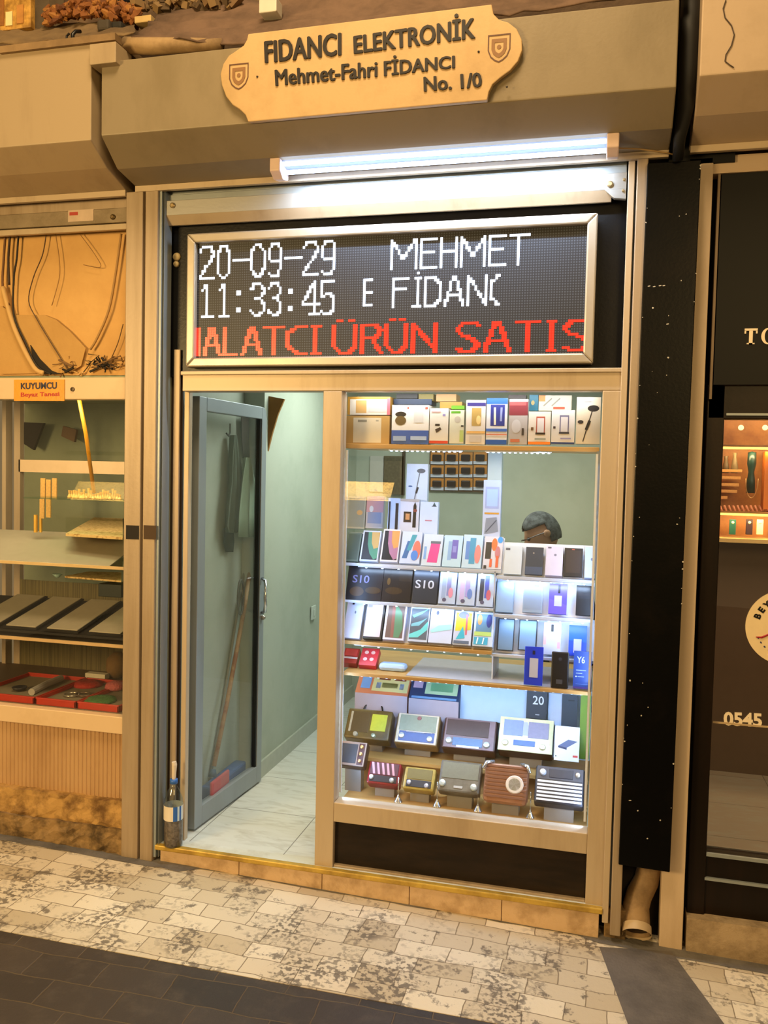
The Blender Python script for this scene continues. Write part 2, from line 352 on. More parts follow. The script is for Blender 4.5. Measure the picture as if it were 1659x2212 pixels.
# slot strips left
pole = MB().box(P(371, 1200, .016).x, P(384, 1200, .016).x, .016, .026, FZ, P(377, 755, .016).z)
solo('metal_strip', pole, ALU2, 'slim upright metal strip standing by the left door jamb', 'metal strip', bevel=.002)
struct('trim_3', MB().box(xa+.01, P(389, 1200, .05).x, .058, .07, 0, ZTOP), M('#3a2a1a', .7, var=.3, scale=12), loc=(0, 0, 0))

# black board behind the LED sign, rail, header
board = MB().box(P(353, 640, .03).x, P(1352, 640, .03).x, .03, .05, ZH1-.01, ZTOP)
solo('fascia_board', board, BLACK, 'glossy black fascia board behind the LED sign', 'board')
solo('wall_button', MB().lathe([(.0, -.012), (.012, -.011), (.016, -.004), (.018, 0)], (0, 0, 0), 'y').lathe([(.0, -.012), (.010, -.011), (.013, 0)], (.0, 0, -.03), 'y'), M('#c9b487', .5), 'small cream plastic cap on the black board left of the LED sign', 'cap', loc=P(382, 555, .028), sm=True)
rail = thing('shutter_bottom_bar', 'wide metal bottom bar of the raised shutter above the LED sign', 'shutter bar', (-.85, -.02, 2.6))
def slant(px0, px1, tl, tr, bl, br, Y, d):   # long member along x, pixel top/bottom at each end
    z1 = (P(px0, tl, Y).z+P(px1, tr, Y).z)/2; z0 = (P(px0, bl, Y).z+P(px1, br, Y).z)/2
    return P(px0, tl, Y).x, P(px1, tr, Y).x, Y, Y+d, z0, z1
x0, x1, y0, y1, z0, z1 = slant(356, 1354, 430, 376, 462, 412, -.03, .02)
mbr = MB().box(x0, x1, y0, y1, z0, z1)
mbr.prism([(x1, y0, z0+.002), (x1-.075, y0, z0+.002), (x1-.06, y0, z0-.012), (x1-.04, y0, z0-.03), (x1, y0, z0-.035)], (0, .02, 0))
build('face_plate', mbr, RAIL, rail, bevel=.002)
build('lower_lip', MB().prism([(x0, -.03, z0), (x0, -.01, z0), (x0, .012, z0-.032), (x0, -.006, z0-.034)], (x1-x0-.05, 0, 0)), ALU, rail)
build('upper_slat', MB().box(x0, x1, -.012, .01, z1+.003, z1+.028).box(x0, x1, -.004, .01, z1+.03, z1+.05), ALU_GREY, rail, bevel=.002)
for q in ((373, 444), (1318, 398), (1348, 388), (1346, 412)):
    p = P(*q, -.031); r_ = .011 if q[0] in (373, 1318) else .005
    build('bolt', MB().lathe([(r_, 0), (r_, -.004), (r_*.6, -.007), (0, -.007)], p, 'y', 12), M('#a08c66', .4, .6), rail)

# shutter box (canopy) ------------------------------------------------
def shutter_box(xl, xr, zt, A, B, Cc, mat, label, ybk=.1, lipmat=None):
    """octagonal housing, profile in yz: top, front -.3, two slants; A,B,Cc = z of the creases"""
    t = thing('shutter_box', label, 'shutter housing', ((xl+xr)/2, -.3, Cc))
    prof = [(-.3, zt), (-.3, A), (-.19, B), (-.045, Cc), (ybk, Cc), (ybk, zt)]
    mb = MB().prism([(xl, y, z) for y, z in prof], (xr-xl, 0, 0))
    build('housing', mb, mat, t, bevel=.004)
    build('lip', MB().box(xl, xr, -.06, -.04, Cc-.02, Cc+.004), lipmat or ALU, t, bevel=.002)
    return t
ZA, ZB, ZC = 2.847, 2.762, 2.737
ZT = (P(400, 108, -.3).z+P(1100, 45, -.3).z)/2
shutter_box(-1.857, .182, ZT, ZA, ZB, ZC, BOXPAINT, 'beige-grey roller shutter housing above the phone shop, carrying the wooden sign')
zA = (P(0, 318, -.3).z+P(197, 303, -.3).z)/2; zB = (P(0, 378, -.19).z+P(230, 365, -.19).z)/2; zC = (P(0, 435, -.045).z+P(268, 412, -.045).z)/2; zT = (P(0, 115, -.3).z+P(195, 90, -.3).z)/2
xr_ = P(197, 200, -.3).x
shutter_box(-4.2, xr_, zT, zA, zB, zC, BOXPAINT_L, 'tan roller shutter housing above the jewellery shop at left')
zA = (P(1513, 165, -.3).z+P(1659, 150, -.3).z)/2; zB = (P(1500, 253, -.19).z+P(1659, 238, -.19).z)/2; zC = (P(1480, 322, -.045).z+P(1659, 308, -.045).z)/2
xl_ = P(1515, 60, -.3).x
shutter_box(xl_, 2.6, zA+.6, zA, zB, zC, BOXPAINT_R, 'light tan roller shutter housing above the dark-framed shop at right')
# corner block on the left housing
mb = MB(); p0 = P(193, 100, -.33); p1 = P(248, 140, -.33)
mb.box(P(193, 120, -.33).x, P(250, 112, -.33).x, -.33, -.22, P(222, 137, -.33).z, P(222, 92, -.33).z)
solo('corner_block', mb, BOXPAINT_L, 'tan sheet-metal corner block where the left and middle shutter housings meet', 'metal block', bevel=.003)
mb = MB().box(P(0, 120, -.31).x, P(250, 90, -.31).x, -.315, -.1, (P(0, 113, -.31).z+P(190, 92, -.31).z)/2-.004, (P(0, 100, -.31).z+P(190, 80, -.31).z)/2)
solo('capping_board', mb, grime('#8e7350', '#6a5336', 5, .4, .7, .7), 'long thin board lying on the left shutter housing', 'board')
# wire on the right housing
pts = [P(*q, -.303) for q in ((1568, 0), (1562, 18), (1566, 38), (1580, 55), (1586, 75), (1580, 98), (1568, 118), (1566, 132), (1576, 140), (1585, 146))]
solo('hanging_wire', MB().tube(pts, .0016, 6), M('#3a2a1c', .6), 'thin dark squiggly wire hanging on the right shutter housing', 'wire', sm=True)
solo('black_cable', MB().tube([P(1495, -20, -.2), P(1492, 60, -.2), P(1488, 150, -.2), P(1482, 230, -.18), P(1468, 300, -.12), P(1464, 345, -.08)], [.034, .034, .032, .028, .02, .018], 10), M('#080707', .6), 'thick black cable sleeve hanging in the gap between the two right housings', 'cable', sm=True)
struct('trim_4', MB().box(.185, xl_+.15, -.02, .1, 2.7, 3.6), M('#050505', .9), loc=(0, 0, 0))

# ================================================================== WOODEN SIGN
YS = -.322
outl = [(536, 73), (1062, 9), (1066, 30), (1078, 42), (1098, 48), (1116, 62), (1127, 85), (1128, 108), (1119, 132), (1102, 152), (1080, 168), (1064, 182), (1056, 198), (1052, 216),
        (536, 263), (530, 248), (518, 236), (502, 226), (488, 208), (479, 184), (476, 160), (482, 138), (494, 120), (512, 108), (526, 98), (533, 86)]
sign = thing('wooden_sign', 'pale wooden name board with scalloped ends and raised dark letters, fixed to the shutter housing', 'sign', P(800, 240, YS))
build('board', MB().prism([P(*q, YS) for q in outl], (0, .02, 0)), grime('#c2a274', '#a98a5c', 5, .45, .8, .6, 0, .1), sign, bevel=.003)
DK = M('#160c07', .6)
def persp_text(mb, s, tl, tr, bl, br, Y, ex, off, bold=0):   # text laid in the wall plane between pixel corners
    v, f = text_geo(s, 1, .5, off)
    if bold:
        n0 = len(v); vs0 = v; v = []; fs0 = f; f = []
        for k, (dx, dy) in enumerate(((-1, 0), (0, 0), (1, 0), (0, .5), (0, -.5))):
            v += [Vector((a.x+dx*bold, a.y+dy*bold, a.z*(1-.04*k))) for a in vs0]; f += [tuple(i+k*n0 for i in q) for q in fs0]
    ax = min(a.x for a in v); bx = max(a.x for a in v); ay = min(a.y for a in v); by = max(a.y for a in v)
    A_, B_, C_, D_ = (P(*q, Y) for q in (bl, br, tl, tr)); out = []
    for a in v:
        u = (a.x-ax)/(bx-ax); t = (a.y-ay)/(by-ay)
        p = A_*(1-u)*(1-t)+B_*u*(1-t)+C_*(1-u)*t+D_*u*t; p.y -= ex*(a.z+.5); out.append(p)
    mb.add(out, f)
for pn, txt, tl, tr, bl, br_, bo in (('shop_name', 'FIDANCI', (571, 90), (738, 71), (573, 138), (738, 121), .035), ('shop_name', 'ELEKTRONİK', (763, 66), (1027, 24), (765, 118), (1027, 84), .035),
        ('owner_name', 'Mehmet-Fahri', (594, 152), (816, 133), (596, 187), (816, 167), .028), ('owner_name', 'FİDANCI', (829, 122), (983, 112), (830, 166), (983, 148), .03), ('door_number', 'No. 1/0', (915, 167), (1040, 157), (916, 199), (1042, 189), .03)):
    mb = MB(); persp_text(mb, txt, tl, tr, bl, br_, YS, .005, 0, bo); build(pn, mb, DK, sign)
for cx, cy in ((516, 164), (1078, 103)):
    e = MB(); sh = [(-1, 1.15), (1, 1.15), (1, -.2), (.75, -.8), (.35, -1.15), (0, -1.3), (-.35, -1.15), (-.75, -.8), (-1, -.2)]
    c0 = P(cx, cy, YS)
    def ring(s1, s2, m):
        for i in range(len(sh)):
            a_, b2 = sh[i], sh[(i+1) % len(sh)]
            q = [c0+Vector((k[0]*s*.026, -.0015, k[1]*s*.026)) for k, s in ((a_, s1), (b2, s1), (b2, s2), (a_, s2))]
            e.add(q, [(0, 3, 2, 1)], m)
    ring(1.42, 1.28, 0); ring(.95, .55, 1)
    e.disc(c0+Vector((0, -.0015, .002)), .007, 1, 12)
    build('shield_emblem', e, [M('#5a3a2a', .6), M('#86603a', .6)], sign)
for q in ((556, 166), (1034, 112), (1095, 188)):
    build('screw', MB().lathe([(.0035, 0), (.0035, -.003), (0, -.004)], P(*q, YS), 'y', 8), M('#221a12', .4, .5), sign)

# ================================================================== LAMP FIXTURE
lamp = thing('tube_light', 'twin cool-white tube light fitting mounted under the shutter housing', 'lamp', (-.6, -.13, 2.74))
LX0, LX1 = -1.215, .003
build('fixture_body', MB().prism([(LX0, -.17, 2.762), (LX0, -.10, 2.762-.0), (LX0, -.095, 2.738), (LX0, -.165, 2.745)], (LX1-LX0, 0, 0)), M('#7d8794', .4), lamp)
capm = M('#e0c6bc', .5)
for x in (LX0-.012, LX1-.028):
    build('end_cap', MB().prism([(x, -.19, 2.762), (x, -.09, 2.758), (x, -.10, 2.705), (x, -.15, 2.695), (x, -.19, 2.715)], (.04, 0, 0)), capm, lamp, bevel=.004)
TUBE = M('#c4d9ff', .3, emit=9)
for y, z in ((-.175, P(957, 330, -.175).z), (-.135, P(967, 349, -.135).z)):
    build('tube', MB().tube([(LX0+.03, y, z), (LX1-.03, y, z)], 0.0080, 12), TUBE, lamp, sm=True)
area('tube_lamp', ((LX0+LX1)/2, -.135, P(967, 349, -.135).z-.0095), ((LX0+LX1)/2, .05, 1.6), LX1-LX0-.08, 17, (.72, .84, 1), .014)
solo('lamp_cable', MB().tube([P(1330, 320, -.12), P(1380, 322, -.1), P(1440, 330, -.07), P(1470, 338, -.06)], .003, 6), M('#9b7d50', .6), 'thin tan cable running right from the tube light', 'cable', sm=True)

# ================================================================== LED SIGN
led = thing('led_sign', 'LED message sign with silver frame showing date, time and scrolling red text', 'sign', P(840, 800, 0))
SX0, SX1 = P(402, 640, -.03).x, P(1286, 640, -.03).x; SZ1 = (P(402, 502, -.03).z+P(1290, 462, -.03).z)/2; SZ0 = (P(403, 793, -.03).z+P(1278, 784, -.03).z)/2
fw = .036
fr = grime('#b5ab9c', '#a2947c', 5, .5, .9, .35, .35, .04)
mb = MB()
mb.prism([(SX0, -.03, SZ1), (SX1, -.03, SZ1), (SX1-fw, -.03, SZ1-fw), (SX0+fw, -.03, SZ1-fw)], (0, .05, 0))
mb.prism([(SX0, -.03, SZ0), (SX0+fw, -.03, SZ0+fw), (SX1-fw, -.03, SZ0+fw), (SX1, -.03, SZ0)], (0, .05, 0))
mb.prism([(SX0, -.03, SZ0), (SX0, -.03, SZ1), (SX0+fw, -.03, SZ1-fw), (SX0+fw, -.03, SZ0+fw)], (0, .05, 0))
mb.prism([(SX1, -.03, SZ0), (SX1-fw, -.03, SZ0+fw), (SX1-fw, -.03, SZ1-fw), (SX1, -.03, SZ1)], (0, .05, 0))
build('frame', mb, fr, led, bevel=.006)
def led_mat():
    m, nt, b = new_mat('led_matrix'); N = nt.nodes; L = nt.links
    tc = N.new('ShaderNodeTexCoord'); mp = N.new('ShaderNodeMapping'); mp.inputs['Scale'].default_value = (1/PX, 1, 1/PZ); mp.inputs['Location'].default_value = (.0, 0, .0)
    L.new(tc.outputs['Object'], mp.inputs['Vector']); fr_ = N.new('ShaderNodeVectorMath'); fr_.operation = 'FRACTION'; L.new(mp.outputs[0], fr_.inputs[0])
    sb = N.new('ShaderNodeVectorMath'); sb.operation = 'SUBTRACT'; sb.inputs[1].default_value = (.5, 0, .5); L.new(fr_.outputs[0], sb.inputs[0])
    m2 = N.new('ShaderNodeVectorMath'); m2.operation = 'MULTIPLY'; m2.inputs[1].default_value = (1, 0, 1); L.new(sb.outputs[0], m2.inputs[0])
    le = N.new('ShaderNodeVectorMath'); le.operation = 'LENGTH'; L.new(m2.outputs[0], le.inputs[0])
    lt = N.new('ShaderNodeMath'); lt.operation = 'LESS_THAN'; lt.inputs[1].default_value = .3; L.new(le.outputs['Value'], lt.inputs[0])
    mx = N.new('ShaderNodeMix'); mx.data_type = 'RGBA'; mx.inputs[6].default_value = hexc('#1b1d24'); mx.inputs[7].default_value = hexc('#3f4552'); L.new(lt.outputs[0], mx.inputs[0]); L.new(mx.outputs[2], b.inputs['Base Color'])
    b.inputs['Roughness'].default_value = .5; return m
ax0, ax1, az0, az1 = SX0+fw, SX1-fw, SZ0+fw, SZ1-fw
PX, PZ = (ax1-ax0)/160, (az1-az0)/48
scr = MB().box(0, ax1-ax0, 0, .01, 0, az1-az0)
sc_o = build('screen', scr, led_mat(), None, loc=(0, 0, 0)); sc_o.parent = led; sc_o.location = Vector((ax0, -.006, az0))-led.location
GL = {   # strokes on an 8 x 14 grid, origin at the bottom left
 '2': [(0, 11, 1, 13, 5, 13, 6, 11, 6, 9, 0, 1, 0, 0, 6, 0)], '0': [(2, 13, 4, 13, 6, 10, 6, 3, 4, 0, 2, 0, 0, 3, 0, 10, 2, 13)], '-': [(0, 7, 7, 7)],
 '9': [(6, 8, 5, 6, 1, 6, 0, 8, 0, 11, 2, 13, 4, 13, 6, 11, 6, 4, 4, 0, 1, 0, 0, 1)], '1': [(1, 11, 3, 13, 3, 0), (1, 0, 6, 0)], ':': [(2, 9, 3, 9, 3, 10, 2, 10), (2, 2, 3, 2, 3, 3, 2, 3)],
 '3': [(0, 11, 2, 13, 4, 13, 6, 11, 6, 9, 4, 7, 2, 7), (4, 7, 6, 5, 6, 2, 4, 0, 2, 0, 0, 2)], '4': [(5, 0, 5, 13, 0, 5, 0, 4, 7, 4), (3, 0, 7, 0)], '5': [(6, 13, 0, 13, 0, 7, 4, 8, 6, 6, 6, 2, 4, 0, 1, 0, 0, 1)],
 'M': [(0, 0, 0, 12, 4, 4, 8, 12, 8, 0)], 'E': [(6, 12, 0, 12, 0, 0, 6, 0), (0, 6, 5, 6)], 'H': [(0, 0, 0, 12), (6, 0, 6, 12), (0, 6, 6, 6)], 'T': [(0, 12, 8, 12), (4, 12, 4, 0)],
 'F': [(0, 0, 0, 12, 6, 12), (0, 7, 5, 7)], 'İ': [(1, 12, 3, 12), (2, 12, 2, 0), (0, 0, 4, 0), (2, 14, 2, 14)], 'I': [(0, 12, 4, 12), (2, 12, 2, 0), (0, 0, 4, 0)], 'D': [(0, 0, 0, 12, 3, 12, 6, 9, 6, 3, 3, 0, 0, 0)],
 'A': [(0, 0, 3, 12, 4, 12, 7, 0), (1, 4, 6, 4)], 'N': [(0, 0, 0, 12, 6, 0, 6, 12)], 'C': [(5, 12, 3, 12, 0, 9, 0, 3, 3, 0, 5, 0)], 'L': [(0, 12, 0, 0, 5, 0)],
 'Ü': [(0, 12, 0, 3, 2, 0, 5, 0, 7, 3, 7, 12), (1, 14, 2, 14), (5, 14, 6, 14)], 'R': [(0, 0, 0, 12, 5, 12, 7, 9, 5, 6, 0, 6), (4, 6, 7, 0)], 'S': [(7, 11, 5, 12, 2, 12, 0, 9, 1, 7, 5, 5, 7, 3, 5, 0, 2, 0, 0, 1)]}
def raster(ch, x, y, out, bold=0, sx=1.0, sy=1.0):
    for s in GL[ch]:
        pts = [(s[i], s[i+1]) for i in range(0, len(s), 2)]
        for (a_, b2), (c_, d_) in zip(pts, pts[1:]):
            n = int(max(abs(c_-a_)*sx, abs(d_-b2)*sy, 1)*2)
            for k in range(n+1):
                X = round(x+(a_+(c_-a_)*k/n)*sx); Y_ = round(y+(b2+(d_-b2)*k/n)*sy)
                out.add((X, Y_))
                if bold: out.add((X+1, Y_))
def line(s, x, y, out, adv, bold=0, sx=1, sy=1):
    for ch in s:
        if ch != ' ': raster(ch, x, y, out, bold, sx, sy)
        x += adv.get(ch, adv['*']) if isinstance(adv, dict) else adv
white = set(); red = set()
def fit(ch, c0_, c1_, y, out, bold=0, sy=1.0):
    gw = max(max(q[0::2]) for q in GL[ch]); gm = min(min(q[0::2]) for q in GL[ch])
    sx = (c1_-c0_-1-bold)/max(gw-gm, 1); raster(ch, c0_-gm*sx, y, out, bold, sx, sy)
line('20-09-29', 1, 33, white, 7.68, 0, .95)
line('11:33:45', 1, 17, white, 7.68, 0, .95)
fit('E', 73, 77, 20, white, 0, .85)
for ch, a_, b2 in (('M', 84, 94.5), ('E', 96, 102.5), ('H', 103.5, 111), ('M', 112, 122), ('E', 123, 130), ('T', 131, 139)): fit(ch, a_, b2, 34, white, 0, .95)
for ch, a_, b2 in (('F', 85, 92), ('İ', 93, 97.5), ('D', 98, 105.5), ('A', 106, 114), ('N', 115, 123), ('C', 124, 130)): fit(ch, a_, b2, 19, white, 0, .95)
white = {q for q in white if not (q[0] > 127 and q[1] < 32)}
for ch, a_, b2 in (('N', -8, 2), ('A', 2.7, 11.5), ('L', 12, 19), ('A', 20.5, 30), ('T', 30.5, 39.5), ('C', 40, 50), ('I', 51, 55.5), ('Ü', 60.5, 71), ('R', 72, 81.5), ('Ü', 82.5, 92), ('N', 93, 104.5), ('S', 111, 121), ('A', 121.5, 133), ('T', 133.5, 144.5), ('I', 146, 150.5), ('S', 152, 163)): fit(ch, a_, b2, 1, red, 1, .95)
def leds(S, k=.43):
    mb = MB()
    for X, Z in S:
        if 0 <= X < 160 and 0 <= Z < 48:
            c = Vector((ax0+(X+.5)*PX, -.0068, az0+(Z+.5)*PZ)); a_, b2 = PX*k, PZ*k
            mb.quad(c+Vector((-a_, 0, -b2)), c+Vector((a_, 0, -b2)), c+Vector((a_, 0, b2)), c+Vector((-a_, 0, b2)))
    return mb
WL = M('#cfe2ff', .3, emit=1.5); RL = M('#f52a1c', .3, emit=1.15)
for pn, x0_, x1_, z0_, z1_ in (('date_digits', 0, 66, 32, 48), ('time_digits', 0, 66, 0, 32), ('day_letter', 66, 82, 0, 48), ('first_name', 82, 160, 32, 48), ('last_name', 82, 160, 0, 32)):
    build(pn, leds({q for q in white if x0_ <= q[0] < x1_ and z0_ <= q[1] < z1_}, .5), WL, led)
build('scrolling_text', leds(red, .46), RL, led)

# ================================================================== RIGHT SIDE: BLACK PANEL, POST, PIPE
mb = MB(); tl, tr, br_, bl = P(1399, 352, -.075), P(1515, 345, -.075), P(1447, 1885, -.075), P(1336, 1868, -.075)
mb.prism([tl, tr, br_, bl], (0, .02, 0))
dc = thing('cladding', 'tall black flecked cladding panel between the two shops at right', 'panel', P(1400, 1870, -.075))
build('board', mb, BLACKP, dc, bevel=.003)
random.seed(17); mb = MB()
for k in range(46):
    v_ = random.random(); e_ = random.random(); u_ = random.random() if e_ < .45 else (1-.03*random.random() if e_ < .8 else .03*random.random())
    p = (tl*(1-u_)+tr*u_)*(1-v_)+(bl*(1-u_)+br_*u_)*v_; r_ = random.uniform(.0012, .0032)
    mb.disc(p+Vector((0, -.0008, 0)), r_, 0, 7, r_*random.uniform(.4, 1.2), random.uniform(0, 3))
for q in ((1402, 618), (1413, 619), (1426, 617), (1434, 617), (1442, 700), (1361, 1729)): mb.disc(P(*q, -.076), .005, 0, 7, .0018, .15)
build('paint_flecks', mb, M('#b9b2a6', .6), dc)['kind'] = 'stuff'
cp = solo('white_post', MB().box(P(1425, 2000, -.02).x, P(1478, 1950, -.02).x-.001, -.02, .05, SZ(.3), 2.72), grime('#c9b296', '#a98d6c', 5, .5, .8, .5, 0, .1, (1, 1, .2)), 'cream metal post right of the black panel', 'post', bevel=.003)
px_, pz_ = P(1383, 1950, .03).x, SZ(.2)
pipe = thing('drain_pipe', 'dirty tan drain pipe with elbow below the black panel', 'pipe', (px_, .0, pz_))
pm = grime('#9a7d58', '#6a5236', 12, .4, .7, .6, 0, .2)
pts = [(px_+.03, .05, .3), (px_+.03, .05, .2), (px_+.02, .045, .14), (px_-.005, .03, .09), (px_-.015, .02, .05), (px_-.012, -.0, .005), (px_-.012, -.03, -.025)]
build('elbow', MB().tube(pts, [.042, .042, .044, .046, .047, .047, .047], 20, cap=False), pm, pipe, sm=True)
build('collar', MB().tube([(px_-.012, -.012, -.008), (px_-.012, -.035, -.028)], [.052, .052], 20, cap=False), M('#b9a282', .5), pipe, sm=True)
build('inner_dark', MB().tube([(px_-.012, -.0, .005), (px_-.012, -.02, -.012)], [.044, .044], 20), M('#3d2b1a', .9), pipe)
struct('trim_5', MB().box(.03, .4, .06, .1, SZ(.1)-.02, 2.75), M('#1a130c', .9), loc=(0, 0, 0))
solo('stone_block', MB().box(P(1305, 1990, .0).x, P(1352, 1990, .0).x, -.02, .03, SZ(.1), .045), STONE, 'stained stone block at the foot of the right shutter guide', 'stone', bevel=.004)

# ================================================================== RIGHT SHOP
RY = .0
RX0 = P(1480, 2000, RY).x+.0
rs = thing('dark_shop_frame', 'dark brown door frame of the shop at far right', 'door frame', (.5, 0, 0))
xa = P(1541, 600, .02).x; xg = P(1572, 950, .05).x
zt = P(1600, 378, .02).z; zb = P(1600, 832, .02).z; zf = P(1600, 905, .03).z; zk = P(1600, 1852, .03).z
build('left_stile', MB().box(xa-.004, xa+.055, .02, .10, SZ(.4)+.08, zb), DARKB, rs, bevel=.003)
build('inner_stile', MB().box(xa+.055, P(1563, 950, .03).x, .04, .10, SZ(.4)+.08, zf), BLK, rs)
build('top_rail', MB().box(xa, 1.3, .02, .10, zf, zb), DARKB, rs, bevel=.003)
build('silver_bead', MB().box(xa+.06, 1.3, .012, .022, P(1620, 893, .02).z-.008, P(1620, 893, .02).z), ALU_GREY, rs)
build('bottom_rail', MB().box(xa+.055, 1.3, .03, .10, SZ(.4)+.08, zk), DARKB, rs)
build('silver_strip', MB().box(xa+.055, 1.3, .022, .032, zk-.008, zk+.004).box(xa+.05, 1.3, .02, .032, zk-.095, zk-.085), ALU_GREY, rs)
solo('black_sign_board', MB().box(xa+.012, 1.4, .0, .02, zb, zt), M('#030303', .45, spec=.2), 'large glossy black sign board with the cream letters TO above the right shop door', 'sign')
sb_t = thing('sign_letters', 'cream serif letters TO on the black board of the right shop', 'letters', P(1640, 745, -.004))
LC = M('#ead9bd', .5); mb = MB()
A0, A1 = P(1606, 712, -.002), P(1636, 744, -.002)
tx0, tx1, tz0, tz1 = P(1607, 744, 0).x, P(1635, 744, 0).x, P(1620, 744, 0).z, P(1620, 710, 0).z
tw = tx1-tx0; thh = tz1-tz0
def serifT(mb, x, z, w_, h):
    mb.box(x, x+w_, -.005, 0, z+h*.86, z+h); mb.box(x, x+w_*.12, -.005, 0, z+h*.68, z+h*.88); mb.box(x+w_*.88, x+w_, -.005, 0, z+h*.68, z+h*.88)
    mb.box(x+w_*.36, x+w_*.64, -.005, 0, z, z+h*.87); mb.box(x+w_*.2, x+w_*.8, -.005, 0, z, z+h*.08)
serifT(mb, tx0, tz0, tw, thh); build('letter_t', mb, LC, sb_t)
mb = MB(); n = 24; cx, cz = tx1+.012+tw*.55, (tz0+tz1)/2
for k in range(n):
    q0, q1 = 2*pi*k/n, 2*pi*(k+1)/n
    o_ = [(cx+tw*.55*cos(q), -.004, cz+thh*.52*sin(q)) for q in (q0, q1)]; i_ = [(cx+tw*.28*cos(q), -.004, cz+thh*.43*sin(q)) for q in (q1, q0)]
    mb.quad(o_[0], i_[1], i_[0], o_[1])
build('letter_o', mb, LC, sb_t)
struct('trim_6', MB().box(xa-.02, 1.4, -.01, .05, zt, P(1600, 336, .0).z), BOXPAINT_R, loc=(0, 0, 0))
struct('trim_7', MB().box(xa+.0, xa+.008, -.004, .02, zb-.05, zt), M('#6d5a44', .5), loc=(0, 0, 0))
struct('window_2', MB().box(xa+.06, 1.3, .055, .06, zk, zf), GLASS, loc=(0, 0, 0))
# step below
mb = MB(); xs0 = P(1482, 2000, 0).x
mb.prism([(xs0, -.02, SZ(.4)-.02), (2, -.02, SZ(2)-.02), (2, -.02, P(1640, 2000, -.02).z), (xs0, -.02, P(1500, 1985, -.02).z)], (0, .3, 0))
solo('doorstep', mb, grime('#a89274', '#6e5a40', 8, .4, .7, .8, 0, .5), 'worn stone doorstep under the dark right shop', 'doorstep')
# room of the right shop
struct('wall_right_shop', MB().box(xa, 2.2, 1.75, 1.8, 0, 2.6).box(xa-.03, xa, .1, 1.8, 0, 2.6).box(2.2, 2.25, .1, 1.8, 0, 2.6).box(xa, 2.2, .1, 1.8, 2.0, 2.05), M('#574230', .6), loc=(0, 0, 0))
def tilep():
    m = tile_mat(); nt = m.node_tree; n = [q for q in nt.nodes if q.type == 'TEX_BRICK'][0]; n.inputs['Color1'].default_value = hexc('#a39480'); n.inputs['Color2'].default_value = hexc('#9a8c78'); n.inputs['Mortar'].default_value = hexc('#4a4034'); return m
struct('floor_right_shop', MB().box(xa, 2.2, .1, 1.8, -.03, .02), tilep(), loc=(0, 0, 0))
area('right_shop_lamp', (1.1, .7, 1.95), (1.1, .8, 0), .8, 16, (1, .78, .5))
cab = thing('jewellery_cabinet', 'lit wooden jewellery cabinet glowing amber inside the right shop', 'cabinet', (.75, .8, .9))
CY = 1.5
cx0 = P(1545, 1050, CY).x; cx1 = 1.6; AMB = grime('#b07432', '#8a5420', 8, .4, .7, .5)
zc1 = P(1620, 905, CY).z+.05; zc0 = P(1620, 1165, CY).z
build('back', MB().box(cx0, cx1, CY+.22, CY+.24, zc0, zc1), AMB, cab)
build('side', MB().box(cx0-.02, cx0, CY, CY+.24, zc0, zc1), AMB, cab)
STRIP = M('#ffcf5a', .3, emit=2.6)
for py in (968, 1112):
    z = P(1620, py, CY).z
    build('shelf', MB().box(cx0, cx1, CY, CY+.22, z+.006, z+.016), AMB, cab)
    build('light_strip', MB().box(cx0, cx1, CY+.002, CY+.014, z-.006, z+.006), STRIP, cab)
    area('cabinet_light', ((cx0+cx1)/2, CY+.01, z-.008), ((cx0+cx1)/2, CY+.16, z-.15), cx1-cx0, 4.5, (1, .74, .36), .012)
area('cabinet_light', ((cx0+cx1)/2, CY-.02, zc1+.02), ((cx0+cx1)/2, CY+.2, P(1620, 950, CY).z), cx1-cx0, 4, (1, .74, .42), .012)
build('bottom_shelf', MB().box(cx0, cx1, CY, CY+.22, zc0-.02, zc0), M('#c9a86a', .5), cab)
